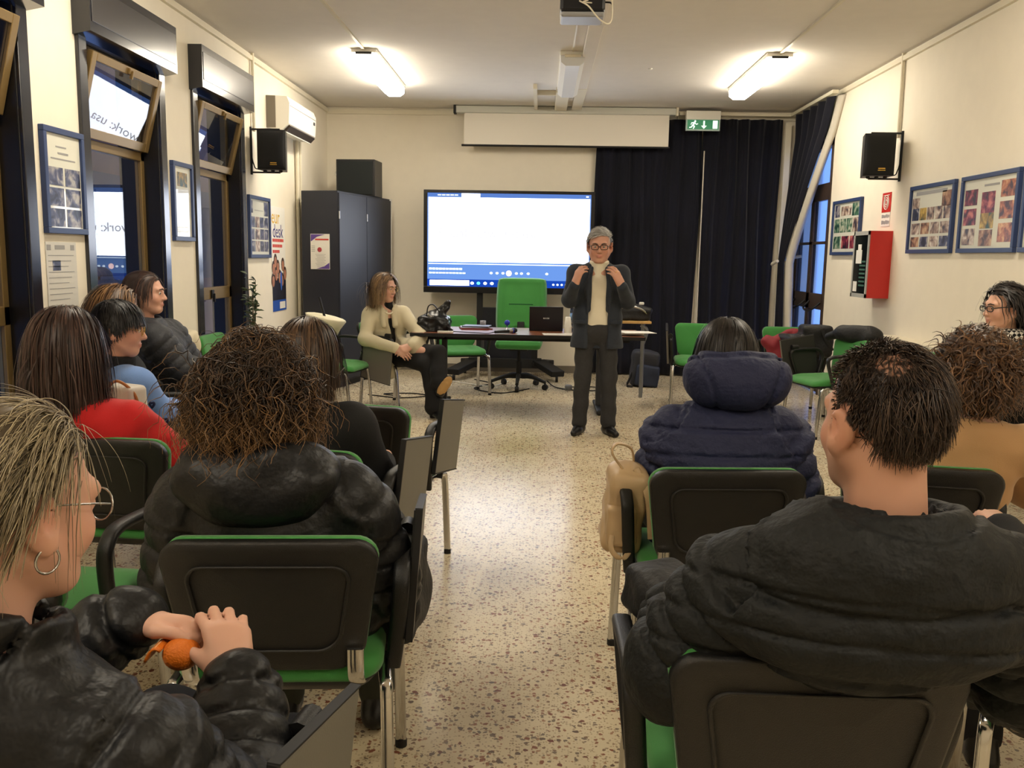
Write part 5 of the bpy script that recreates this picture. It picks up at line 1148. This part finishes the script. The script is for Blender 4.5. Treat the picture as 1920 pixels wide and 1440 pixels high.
# ---------------------------------------------------------------- 6 seated woman in cream coat
def creamcoat(S):
    r=S['root']; hp,ch,nk,SH,EL,WR=S['hp'],S['ch'],S['nk'],S['SH'],S['EL'],S['WR']; rt,fw,up=S['rt'],S['fw'],S['up']
    sdf_obj('turtleneck',[bone(hp,ch,(.15,.11),(.15,.11),rt,.04),bone(ch,nk-up*.04,(.15,.11),(.11,.075),rt,.04),cone(nk-up*.03,nk+A3((.012,-.02,.075)),.06,.054,.02),plane(nk+A3((.015,-.02,.082)),(.2,-.2,1))],.009,M_blk,r,(.003,40,.5))
    P=[bone(hp-up*.06,ch,(.185,.14),(.175,.13),rt,.05),bone(ch,nk-up*.05,(.175,.13),(.13,.09),rt,.05)]
    for i in range(2): P+=[cone(nk-up*.06,SH[i],.066,.072,.05),cone(SH[i],EL[i],.072,.062,.03),cone(EL[i],WR[i],.062,.048,.03)]
    P+=[cone(hp+A3((-.08,-.07,-.0)),hp+A3((.02,-.25,-.16)),.11,.07,.04),cone(hp+A3((.05,-.05,.0)),hp+A3((.30,-.29,.055)),.12,.10,.05),cone(hp+A3((-.02,-.16,-.05)),hp+A3((.05,-.24,-.19)),.08,.045,.04)]
    f=A3((.45,-.89,0)); P+=[bone(nk+f*.16+up*.08,hp+f*.2+up*.10,(.034,.10),(.028,.12),rt,.01,'s')]
    P+=[cone(nk+f*.05-rt*.05+up*.02,nk+f*.125-rt*.05-up*.15,.02,.028,.01),cone(nk+f*.05+rt*.055+up*.02,nk+f*.12+rt*.06-up*.15,.02,.028,.01),ring(nk+up*.012,(0,0,1),.082,.075,.014,.013,rt,.02)]
    P+=[cone(nk+f*.02,nk+f*.02+up*.3,.068,.075,.008,'s')]
    sdf_obj('cream_coat',P,.0085,M_cream_c,r,(.006,26,1.1),label='cream wool coat')
    mb=MB(); n=20
    for i in range(n):
        a=PI*i/(n-1); p=nk+rt*.062*math.cos(a)+f*(.03+.075*math.sin(a))+up*(.03-.075*math.sin(a)); mb.sphere(p,.0085,8,6)
    o=mb.build('pearl_necklace',M_pearl,r); o['kind']='stuff'
    KN,AN=S['KN'],S['AN']
    P=[bone(hp-up*.01,hp+up*.06,(.16,.12),(.15,.11),rt,.05),cone(hp+rt*-.08,KN[0],.095,.072,.04),cone(KN[0],KN[0]*.4+AN[0]*.6,.072,.07,.03),cone(KN[0]*.4+AN[0]*.6,AN[0]+A3((-.005,.01,.03)),.07,.078,.03),cone(hp+rt*.08,KN[1],.095,.075,.04),cone(KN[1],AN[1]+up*.06,.072,.07,.03),cone(AN[1]+up*.16,AN[1]+up*.0,.066,.085,.03)]
    sdf_obj('trousers',P,.01,M_blk,r,(.005,30,.6))
    # boots: crossed foot shows its tan sole to the audience, the other stands on the floor
    a=A3((-.862,7.615,.245)); b=A3((-.775,7.585,.375)); d=nrm(b-a); sd=nrm(np.cross(d,(0,-1,.0)))
    boot=sdf_obj('boot',[cone(a,b,.036,.032,.02),cone(a+A3((.0,.02,.0)),AN[0],.038,.04,.03)],.007,M_lea,r)
    Rm=np.stack([sd,d,np.cross(sd,d)],1); c=(a+b)/2+A3((0,-.032,0)); sdf_obj('sole',[ell(c+d*.045,(.038,.062,.012),Rm,.02),ell(c-d*.055,(.027,.04,.012),Rm,.03),cone(c-d*.05,c+d*.03,.014,None,.02)],.005,mat('tan_sole',(176,138,86),.6),boot)
    g=A3((AN[1][0],AN[1][1],0)); td=nrm((.45,-.9,0))
    b2=sdf_obj('boot',[cone(g+up*.06,g+td*.13+up*.03,.036,.026,.03),cone(g+up*.06,AN[1]+up*.06,.04,.045,.03),plane((0,0,.014),(0,0,-1))],.007,M_lea,r)
    MB().box(Vector(g-td*.03)+Vector((0,0,.022)),(.05,.05,.044),None,.006).build('heel',M_lea,b2)
S=person('woman in cream coat and black trousers sitting with crossed legs by the table',(-1.42,8.25),-150,(-1.432,8.10,1.135),-118,-10,0,1.02,False,(212,164,142),.165,hip=(0,0,.54),neck=(-1.43,8.14,.945),
   sh=((-1.565,8.07,.885),(-1.285,8.23,.89)),el=((-1.585,7.95,.67),(-1.10,8.06,.70)),wr=((-1.295,7.83,.61),(-1.145,7.86,.63)),
   hands=(dict(y=(.75,-.25,-.45),z=(-.2,-.75,.6),curl=(25,30,20)),dict(y=(-.65,-.5,-.3),z=(.3,-.7,.6),curl=(25,30,20))),
   kn=((-.90,7.78,.575),(-1.0,7.80,.47)),an=((-.87,7.64,.30),(-.925,7.70,.10)),hres=.007,extra=creamcoat,scalp=(84,62,46),smask=hmask(.6,.05,-.7))
glasses(S['root'],S['H'],S['HR'],1.02,M_gilt,True,.026,.022,.0014); eyes(S['root'],S['H'],S['HR'],1.02)
hair(S,16,[dict(N=1500,L=.28,sides=2,steps=14,mask=hmask(.7,.16,-.8),flow=lambda x,y,z:np.stack([np.sign(x+1e-6)*.8,-.5+0*x,-.6+0*x],1),grav=.8,stiff=.72,off=(.05,.24),w=0.00299,jit=.15,curl=(.007,1.5),coll=body_coll(S))],[ell(T_(S)(0,-.035,.045),(.086,.1,.09),S['HR'],.03),ell(T_(S)(0,-.075,-.05),(.088,.055,.12),S['HR'],.05)],(74,54,40),(160,128,92),(178,150,110))
finish(S)
# ---------------------------------------------------------------- 7 grey blond woman peeling an orange
S=person('grey blond woman in black quilted jacket peeling an orange at front left',(-.70,1.2),-22,(-.672,1.075,1.112),-26,-12,0,1.0,False,(212,166,144),.17,hip=(0,-.08,.53),neck=(-.705,1.02,.922),
   sh=((-.515,1.01,.80),(-.85,1.10,.84)),el=((-.405,1.12,.60),(-.90,1.36,.72)),wr=((-.478,1.325,.735),(-.705,1.43,.80)),
   hands=(dict(y=(-.30,.52,.62),z=(.45,-.55,.70),curls=[(25,80,50),(22,75,45),(20,70,45),(18,62,40)],th=(.5,.7,-.5),s=.95,spread=6),dict(y=(.92,.0,-.02),z=(.05,.5,.85),curls=[(40,75,50),(48,78,50),(55,80,50),(55,80,50)],th=(.2,.95,-.1),s=.97)),
   hres=.0045,legs=False,pants=DJ,shoes=M_lea,scalp=(130,114,92),smask=hmask(.6,.0,-.62,None,True),
   top=dict(m=PUF_BK2,t=.042,h=.0072,noise=[(.007,24,.9),(.003,65,.2)],spuff=(.055,.008),chestr=(.17,.12),collar=(.092,.045,.018),wl=-.02,
     grooves=[groove((-.62,.98,.86),(.8,0,.6),.007,.011),groove((-.52,.98,.84),(.75,.1,-.62),.007,.011),groove((-.75,1.0,.82),(.75,.1,-.62),.007,.011),groove((-.78,1.0,.7),(.7,0,.7),.007,.011),groove((-.62,.98,.70),(.8,0,.6),.007,.011),groove((-.6,.98,.80),(0,.1,1),.006,.008),groove((-.6,.98,.66),(0,.1,1),.006,.008)]))
t=T_(S); hs=1.0
glasses(S['root'],S['H'],S['HR'],hs,M_silver,True,.025,.022,.0014)
rg=MB(); c=t(.088,-.004,-.055); rg.tube([c+S['HR']@A3((0,.016*math.cos(a),.016*math.sin(a))) for a in [2*PI*i/18 for i in range(19)]],.0017,6,False); rg.build('hoop_earring',M_silver,S['root'])
HF=hand_frame((-.30,.52,.62),(.45,-.55,.70)); p0=S['WR'][0]+nrm((-.30,.52,.62))*.02+HF@(A3((.0105,.095,-.012))*.9); 
MB().tube([p0+HF@A3((.0105*math.cos(a),-.003*math.sin(a),.0105*math.sin(a))) for a in [2*PI*i/14 for i in range(15)]],.0019,6,False).build('ring',M_silver,S['root'])
FL7=lambda x,y,z:np.stack([x*.25*(z>0),-.95+0*x,-.25-.25*(z<.2)],1)
hair(S,17,[dict(N=3400,L=.13,steps=12,mask=hmask(.62,.12,-.7,None,True),flow=FL7,grav=.4,stiff=.85,off=(.01,.11),w=.0013,jit=.16,start=.8),dict(N=260,L=.15,steps=14,mask=hmask(.62,.1,-.5),flow=FL7,grav=.5,stiff=.85,off=(.1,.22),w=.0007,jit=.3,lift=.08),dict(N=60,L=.15,steps=12,mask=lambda x,y,z:(x>.6)&(y>.15)&(y<.5)&(z>.0)&(z<.5),flow=lambda x,y,z:np.stack([x*.2,-.1+0*x,-1+0*x],1),grav=.7,stiff=.8,off=(.04,.12),w=.0009,jit=.12)],[ell(t(0,-.03,.045),(.081,.098,.088),S['HR'],.03),ell(t(0,-.075,-.03),(.05,.04,.06),S['HR'],.05)],(100,88,70),(206,190,156))
finish(S)
# ---------------------------------------------------------------- 8 curly haired woman in black jacket
S=person('woman with big curly brown hair in black hooded jacket, centre left',(-.60,2.22),4,(-.695,2.14,1.10),-4,-8,3,1.02,False,sw=.185,hip=(0,-.07,.53),neck=(-.665,2.08,.905),
   sh=((-.465,2.10,.83),(-.855,2.10,.82)),el=((-.395,2.19,.60),(-.93,2.19,.58)),wr=((-.44,2.42,.66),(-.83,2.42,.66)),hres=.008,legs=False,pants=dict(m=M_olive),shoes=M_lea,scalp=(40,28,22),
   top=dict(m=PUF_BK2,t=.045,puff=(.115,.010),h=.0085,noise=(.006,20,2.2),chestr=(.185,.125),grooves=[groove((-.66,2.0,z),(.05,.0,1),.006,.009) for z in (.61,.69,.76)]))
nk=S['nk']; sdf_obj('hood',[ell(nk+A3((.0,-.11,-.015)),(.17,.06,.10),None,.03),ell(nk+A3((-.10,-.05,.03)),(.09,.08,.06),None,.05),ell(nk+A3((.11,-.05,.03)),(.09,.08,.06),None,.05)],.009,PUF_BK2,S['root'],(.008,32,1))
t=T_(S)
hair(S,18,[dict(N=2900,L=lambda d,rng:rng.uniform(.10,.21,len(d)),steps=15,mask=hmask(.5,-.6,-.98),flow=FL_part,grav=.55,stiff=.75,off=(.2,.95),w=.0020,jit=.45,curl=(.011,2.6),top=.3,coll=body_coll(S,.03)),dict(N=700,L=lambda d,rng:rng.uniform(.14,.23,len(d)),steps=15,mask=hmask(.5,-.6,-.98),flow=FL_part,grav=.6,stiff=.75,off=(.7,1.0),w=.0015,jit=.5,curl=(.014,3),top=.3,coll=body_coll(S,.03))],
  [ell(t(0,-.02,.02),(.12,.13,.108),S['HR'],.03),ell(t(0,-.05,-.08),(.15,.10,.09),S['HR'],.06)],(36,27,22),(92,68,48),(172,130,82))
finish(S)
# ---------------------------------------------------------------- 9 woman in front of her
S=person('brown haired woman in black coat just beyond the curly haired woman',(-.79,3.10),-8,(-.815,3.06,1.085),-10,-12,0,1.0,False,sw=.17,hip=(0,-.07,.53),hres=.009,legs=False,scalp=(58,42,32),pants=DB,shoes=M_lea,
   sh=((-.655,3.0,.84),(-.97,3.02,.84)),el=((-.575,3.10,.60),(-1.05,3.1,.62)),wr=((-.60,3.30,.64),(-.95,3.32,.68)),top=dict(m=M_blk,t=.03,h=.011,noise=(.006,22,.2),name='coat'))
hair(S,19,[dict(N=1500,L=.26,sides=2,steps=12,mask=hmask(.5,-.3,-.9),flow=FL_part,grav=.9,stiff=.7,off=(.05,.16),w=0.00276,jit=.1,coll=body_coll(S,.0))],[ell(T_(S)(0,-.02,.03),(.083,.104,.093),S['HR'],.02),ell(T_(S)(0,-.07,-.08),(.09,.06,.12),S['HR'],.05)],(44,31,25),(98,74,54))
finish(S)
# ---------------------------------------------------------------- 10 woman in red sweater
S=person('woman with long dark brown hair in bright red sweater',(-1.53,3.22),-12,(-1.655,3.02,1.10),-14,-6,0,1.04,False,sw=.175,hip=(0,-.07,.53),neck=(-1.645,2.99,.905),
   sh=((-1.45,3.03,.83),(-1.79,3.0,.83)),el=((-1.35,3.13,.68),(-1.87,3.06,.6)),wr=((-1.16,3.34,.66),(-1.75,3.28,.66)),hres=.009,legs=False,pants=DJ,shoes=M_lea,scalp=(46,32,28),
   top=dict(m=M_knitred,t=.026,h=.010,noise=[(.010,22,.5),(.004,50,.2)],name='sweater',collar=(.07,.012,.014)))
hair(S,20,[dict(N=2800,L=.36,sides=2,steps=15,mask=hmask(.5,-.3,-.9),flow=FL_part,grav=.9,stiff=.7,off=(.08,.24),w=0.00276,jit=.1,coll=body_coll(S,.01))],[ell(T_(S)(0,-.02,.03),(.083,.104,.093),S['HR'],.02),ell(T_(S)(0,-.06,-.08),(.085,.06,.14),S['HR'],.06),ell(T_(S)(0,-.085,-.2),(.09,.04,.1),S['HR'],.06)],(40,27,25),(84,60,52))
finish(S)
# ---------------------------------------------------------------- 11 person in light blue cardigan
S=person('person with short black hair, thin glasses and light blue cardigan',(-1.88,4.08),-40,(-1.905,3.92,1.085),-72,-8,0,1.0,False,(204,154,132),.165,hip=(0,-.05,.53),neck=(-1.93,3.93,.895),
   sh=((-1.80,3.84,.84),(-2.06,4.04,.84)),el=((-1.73,3.93,.69),(-2.0,4.2,.62)),wr=((-1.60,4.12,.69),(-1.8,4.2,.68)),hres=.0075,legs=False,pants=DJ,shoes=M_lea,scalp=(18,16,18),smask=hmask(.5,-.05,-.62),
   top=dict(m=M_blue,t=.018,h=.010,noise=(.005,24,1.7),name='cardigan'))
glasses(S['root'],S['H'],S['HR'],1.0,M_gilt,True,.026,.021,.0015); eyes(S['root'],S['H'],S['HR'],1.0); t=T_(S); nk=S['nk']
sdf_obj('dark_collar',[ring(nk+A3((.0,0,.03)),(0.1,0,1),.068,.066,.025,.018,(1,0,0),.02)],.009,M_blk,S['root'])
for i,(p,sz) in enumerate([((-1.832,3.775,.83),.017),((-1.715,3.845,.76),.014),((-1.675,3.885,.68),.014),((-1.61,4.0,.645),.012)]):
    mb=MB(); pts=[]
    for k in range(19):
        a=2*PI*k/18; hx=16*math.sin(a)**3/17; hz=(13*math.cos(a)-5*math.cos(2*a)-2*math.cos(3*a)-math.cos(4*a))/17; pts.append(Vector(p)+Vector((.62*hx*sz,-.04+.35*hx*sz,hz*sz)))
    mb.tube(pts,.0032 if i in(0,3) else .006,6,False).build('navy_heart',mat('navy_thread',(24,30,70),.8),S['root'])
hair(S,21,[dict(N=2200,L=.085,sides=2,steps=8,mask=hmask(.55,.1,-.62),flow=lambda x,y,z:np.stack([x*.5,.25+0*x,-.6+0*x],1),grav=.4,stiff=.85,off=(.03,.14),w=0.00322,jit=.15)],[ell(t(0,-.02,.042),(.081,.1,.088),S['HR'],.02)],(14,13,15),(36,34,38))
finish(S)
# ---------------------------------------------------------------- 12 woman with golden brown hair
S=person('woman with golden brown hair half hidden behind the person in blue',(-2.25,4.78),-60,(-2.25,4.62,1.12),-70,-8,0,1.02,False,sw=.165,hip=(0,-.05,.53),hres=.011,legs=False,pants=DJ,shoes=M_lea,scalp=(80,58,40),top=dict(m=M_blk,t=.025,h=.014,name='coat'))
hair(S,22,[dict(N=1200,L=.26,sides=2,steps=11,mask=hmask(.55,-.1,-.9),flow=FL_part,grav=.6,stiff=.8,off=(.03,.26),w=0.00345,jit=.15,coll=body_coll(S))],[ell(T_(S)(0,-.03,.04),(.09,.108,.095),S['HR'],.02),ell(T_(S)(0,-.07,-.07),(.088,.06,.11),S['HR'],.05)],(62,43,32),(150,112,72))
finish(S)
# ---------------------------------------------------------------- 13 woman in charcoal puffer by the window
S=person('woman with brown hair in charcoal puffer jacket sitting by the left window',(-2.22,5.42),-78,(-2.36,5.22,1.185),-84,-3,0,1.0,False,(212,164,142),.17,hip=(0,-.06,.53),neck=(-2.38,5.24,.99),
   sh=((-2.28,5.11,.92),(-2.31,5.40,.92)),el=((-2.14,5.17,.74),(-2.2,5.5,.68)),wr=((-1.93,5.3,.68),(-2.0,5.4,.66)),hres=.008,legs=False,pants=DB,shoes=M_lea,scalp=(52,36,30),smask=hmask(.55,.0,-.7),
   top=dict(m=PUF_GR,t=.042,puff=(.055,.007),h=.009,noise=(.004,24,.3),collar=(.085,.03,.017)))
eyes(S['root'],S['H'],S['HR'],1.0)
hair(S,23,[dict(N=1300,L=.18,sides=2,steps=11,mask=hmask(.55,.05,-.85),flow=FL_back,grav=.9,stiff=.65,off=(.03,.12),w=0.00299,jit=.12,coll=body_coll(S))],[ell(T_(S)(0,-.03,.04),(.087,.105,.093),S['HR'],.02),ell(T_(S)(0,-.075,-.05),(.085,.055,.10),S['HR'],.05)],(44,30,27),(90,64,52))
finish(S)
# ---------------------------------------------------------------- 14 person cut off at the right edge
S=person('person in dark coat cut off at the right edge beside the camel sweater',(1.38,2.06),-10,(1.42,1.98,1.16),-5,-6,0,1.02,False,sw=.18,hip=(0,-.06,.53),hres=.011,legs=False,pants=DB,shoes=M_lea,scalp=(40,30,26),
   sh=((1.60,1.98,.86),(1.27,2.0,.86)),el=((1.68,2.08,.64),(1.235,2.12,.68)),wr=((1.55,2.3,.66),(1.245,2.30,.73)),top=dict(m=M_blk,t=.03,h=.014,noise=(.005,20,.1),name='coat'))
hair(S,24,[dict(N=600,L=.2,sides=2,steps=9,mask=hmask(.5,-.2,-.9),flow=FL_crown,grav=.6,stiff=.8,off=(.02,.2),w=0.00460,jit=.15)],[ell(T_(S)(0,-.02,.03),(.088,.11,.098),S['HR'],.02)],(40,30,26),(80,60,50))
finish(S)
# ================================================================== BAGS AND SMALL THINGS AMONG THE AUDIENCE
def sd_thing(name,base,label,cat,parts,group=None):
    r=empty(name,base,0,label,cat,group); B=Vector(base)
    for pn,prims,h,m,nz in parts:
        o=sdf_obj(pn,prims,h,m,r,nz); o.location=-B
    return r
def strap(parent,pts,wd,th,m,name='strap',up=(0,0,1)):
    o=MB().tube(arcpts(pts,6),1,8,True,(wd,th,up)).build(name,m,parent); o.location=-parent.location; return o
M_tan=mat('beige_leather',(192,164,126),.45,bump=.25,bscale=60)
M_bag=mat('black_nylon_bag',(22,23,26),.6,bump=.5,bscale=60,bdist=.008)
M_blea=mat('black_glossy_leather',(16,16,18),.3,bump=.3,bscale=40)
# beige backpack hanging on the armrest of the navy coat chair
r=sd_thing('backpack',(.30,2.92,.48),'beige leather backpack hanging on the armrest beside the navy coat','bag',[
  ('bag_body',[rbox((.30,2.93,.60),(.035,.07,.11),.03,Matrix(rotm('Y',.12)).to_3x3(),.02),ell((.31,2.93,.71),(.055,.085,.05),None,.03)],.007,M_tan,[(.006,45,.3)]),
  ('front_pocket',[rbox((.285,2.85,.56),(.03,.02,.05),.02,None,.02)],.006,M_tan,(.003,50,.8))])
strap(r,[(.29,2.88,.74),(.25,2.87,.80),(.27,2.90,.825),(.32,2.93,.80),(.335,2.96,.72)],.013,.004,M_tan,'handle',(0,1,0)); strap(r,[(.33,2.86,.75),(.37,2.83,.66),(.385,2.83,.52)],.012,.003,M_tan,'strap',(1,0,0)); strap(r,[(.27,2.84,.6),(.25,2.80,.5),(.29,2.80,.46),(.33,2.84,.5)],.009,.003,M_tan,'strap',(1,0,0))
# black handbag hanging beside the curly haired woman
r=sd_thing('shoulder_bag',(-.40,2.28,.42),'black handbag with gold zip hanging right of the curly haired woman','bag',[
  ('bag_body',[rbox((-.375,2.30,.54),(.04,.10,.085),.03,None,.02),ell((-.35,2.33,.50),(.05,.11,.085),None,.04)],.008,M_bag,[(.008,36,.5)])])
strap(r,[(-.405,2.19,.66),(-.41,2.19,.58),(-.405,2.19,.50)],.006,.003,M_gilt,'zip',(1,0,0)); strap(r,[(-.38,2.22,.62),(-.40,2.2,.72),(-.41,2.24,.78),(-.40,2.32,.72),(-.375,2.36,.62)],.012,.004,M_bag,'strap',(0,1,0))
# black leather bag between balding man and armrest
r=sd_thing('leather_bag',(.25,1.85,.60),'black leather bag on the lap at the elbow of the balding man','bag',[
  ('bag_body',[rbox((.285,1.80,.73),(.045,.07,.025),.025,rz(20),.02),ell((.26,1.78,.76),(.045,.06,.025),rz(20),.03)],.006,M_bag,[(.007,40,1.2)])])
# orange in the woman's hands
r=empty('orange_fruit',(-.585,1.37,.745),0,'half peeled orange held in the hands of the grey blond woman','fruit')
M_or=mat('orange_peel',(226,120,30),.5,bump=.6,bscale=250)
MB().sphere((-.0,0,.03),(.031,.030,.027),18,12).build('fruit',M_or,r)
MB().grid(lambda u,v:(-.028-.024*u,-.022+.04*v,.04-.02*u+.012*math.sin(u*3)),8,4,.004).build('peel',M_or,r)
MB().grid(lambda u,v:(-.030-.021*u,-.019+.034*v,.0425-.02*u+.012*math.sin(u*3)),6,3,.0015).build('pith',mat('orange_pith',(236,206,160),.7),r)
# handbag on the speaker table
r=sd_thing('handbag',(-.97,8.2,.74),'black shiny handbag standing on the left end of the table','bag',[
  ('bag_body',[rbox((-.99,8.2,.80),(.12,.09,.045),.03,None,.02),ell((-.97,8.2,.87),(.11,.075,.07),None,.04),cone((-.93,8.2,.90),(-.86,8.2,1.0),.045,.035,.04)],.009,M_blea,[(.012,30,.9),(.006,70,.3)])])
strap(r,[(-1.05,8.13,.88),(-1.03,8.1,.97),(-.98,8.1,.985),(-.93,8.12,.92)],.012,.005,M_blea,'handle',(0,1,0)); strap(r,[(-.88,8.1,.8),(-.83,8.06,.77),(-.80,8.05,.75),(-.84,8.02,.75)],.014,.006,M_blea,'strap',(0,0,1)); strap(r,[(-1.03,8.095,.90),(-.98,8.09,.855)],.012,.006,M_silver,'buckle_plate')
# bag on the side table
r=sd_thing('camera_bag',(1.0,9.25,.80),'soft black bag with white cap lying on the small side table','bag',[
  ('bag_body',[rbox((.97,9.3,.86),(.16,.1,.03),.03,None,.02),ell((.99,9.28,.92),(.15,.1,.05),None,.04)],.01,M_bag,[(.01,30,.2)])])
strap(r,[(.85,9.18,.93),(.95,9.14,.95),(1.05,9.15,.92),(1.12,9.18,.87)],.01,.004,M_silver,'shiny_strap'); o=MB().box((1.06,9.27,.975),(.05,.04,.03),None,.008).build('white_cap',M_white,r); o.location=-r.location
# backpack on the floor in front of the curtain
r=sd_thing('backpack',(1.2,9.98,0),'dark grey backpack standing on the floor before the curtain','bag',[
  ('bag_body',[rbox((1.20,10.0,.20),(.115,.07,.165),.035,ry(6),.03),ell((1.20,10.0,.33),(.14,.09,.08),None,.05),plane((0,0,.004),(0,0,-1))],.011,mat('grey_pack',(44,46,54),.7,bump=.4,bscale=50),[(.006,24,.4)]),
  ('front_pocket',[rbox((1.225,9.91,.13),(.10,.03,.09),.03,ry(6),.02),plane((0,0,.004),(0,0,-1))],.01,mat('navy_pack',(38,46,66),.7,bump=.4,bscale=50),(.004,30,.7))])
strap(r,[(1.08,9.93,.2),(1.02,9.88,.08),(1.0,9.86,.02),(1.06,9.84,.012)],.016,.004,M_bag); strap(r,[(1.15,9.905,.19),(1.17,9.9,.175)],.012,.004,M_silver,'buckle')
# red jacket and black bags piled on the chairs at the right
r=sd_thing('red_jacket',(2.3,8.5,.48),'crumpled red jacket lying on the green chair at the right','jacket',[
  ('jacket_body',[cone((2.14,8.30,.69),(2.42,8.42,.76),.045,.05,.05),cone((2.14,8.29,.69),(2.24,8.20,.50),.055,.06,.05),cone((2.2,8.27,.64),(2.40,8.35,.66),.06,.06,.06)],.01,mat('red_jacket_cloth',(124,26,38),.7,bump=.5,bscale=30),[(.012,40,.5)])])
for k in range(2): strap(r,[(2.135+.04*k,8.235-.01*k,.69+.01*k),(2.145+.04*k,8.228-.01*k,.65+.02*k)],.01,.003,M_paper,'white_logo',(1,0,0))
r=sd_thing('duffel_bag',(2.45,8.3,.48),'black duffel bag beside the red jacket on the chair','bag',[
  ('bag_body',[rbox((2.42,8.25,.63),(.12,.12,.1),.04,rz(12),.03),rbox((2.55,8.2,.72),(.1,.1,.1),.04,rz(-8),.04)],.012,M_bag,[(.01,26,.5)])])
strap(r,[(2.40,8.08,.78),(2.36,8.06,.66),(2.33,8.07,.5)],.014,.004,mat('grey_webbing',(90,90,92),.7),'strap',(1,0,0)); strap(r,[(2.56,8.05,.84),(2.6,8.04,.74),(2.66,8.05,.64)],.02,.004,M_bag,'strap',(1,0,0))
r=sd_thing('backpack',(2.72,7.5,.5),'black backpack slung over the back of the side on green chair','bag',[
  ('bag_body',[cone((2.60,7.62,.84),(2.76,7.42,.84),.07,.075,.04),cone((2.78,7.42,.82),(2.83,7.4,.62),.075,.07,.05),cone((2.6,7.65,.84),(2.52,7.75,.79),.05,.03,.04)],.011,M_bag,[(.01,28,.9)])])
# handbag by the red sweater, tote by the window, phone
r=sd_thing('handbag',(-1.70,3.52,.70),'white handbag with tan handles beside the red sweater','bag',[
  ('bag_body',[rbox((-1.70,3.52,.80),(.06,.03,.07),.022,rz(-20),.02)],.009,mat('white_leather',(205,200,192),.5),(.004,30,.4)),
  ('brown_flap',[rbox((-1.80,3.50,.87),(.025,.03,.02),.015,rz(-20),.02)],.008,mat('brown_leather',(120,66,40),.5),(.004,40,.4))])
strap(r,[(-1.76,3.47,.87),(-1.70,3.46,.915),(-1.64,3.47,.87),(-1.62,3.48,.80)],.006,.006,mat('tan_handle',(176,116,64),.5),'handle')
r=sd_thing('tote_bag',(-2.38,5.75,.5),'cream cloth tote behind the woman in charcoal puffer','bag',[
  ('bag_body',[rbox((-2.36,5.78,.70),(.03,.14,.18),.03,rz(10),.02)],.012,mat('cream_canvas',(214,204,176),.8),(.012,26,.2))])
MB().box((0,0,0),(.075,.009,.15),None,.006).build('mobile_phone',mat('pink_phone',(200,160,160),.35),loc=(.935,3.32,.76),rot=(math.radians(-35),0,.2),label='pinkish mobile phone held low by the woman in navy coat',cat='phone')
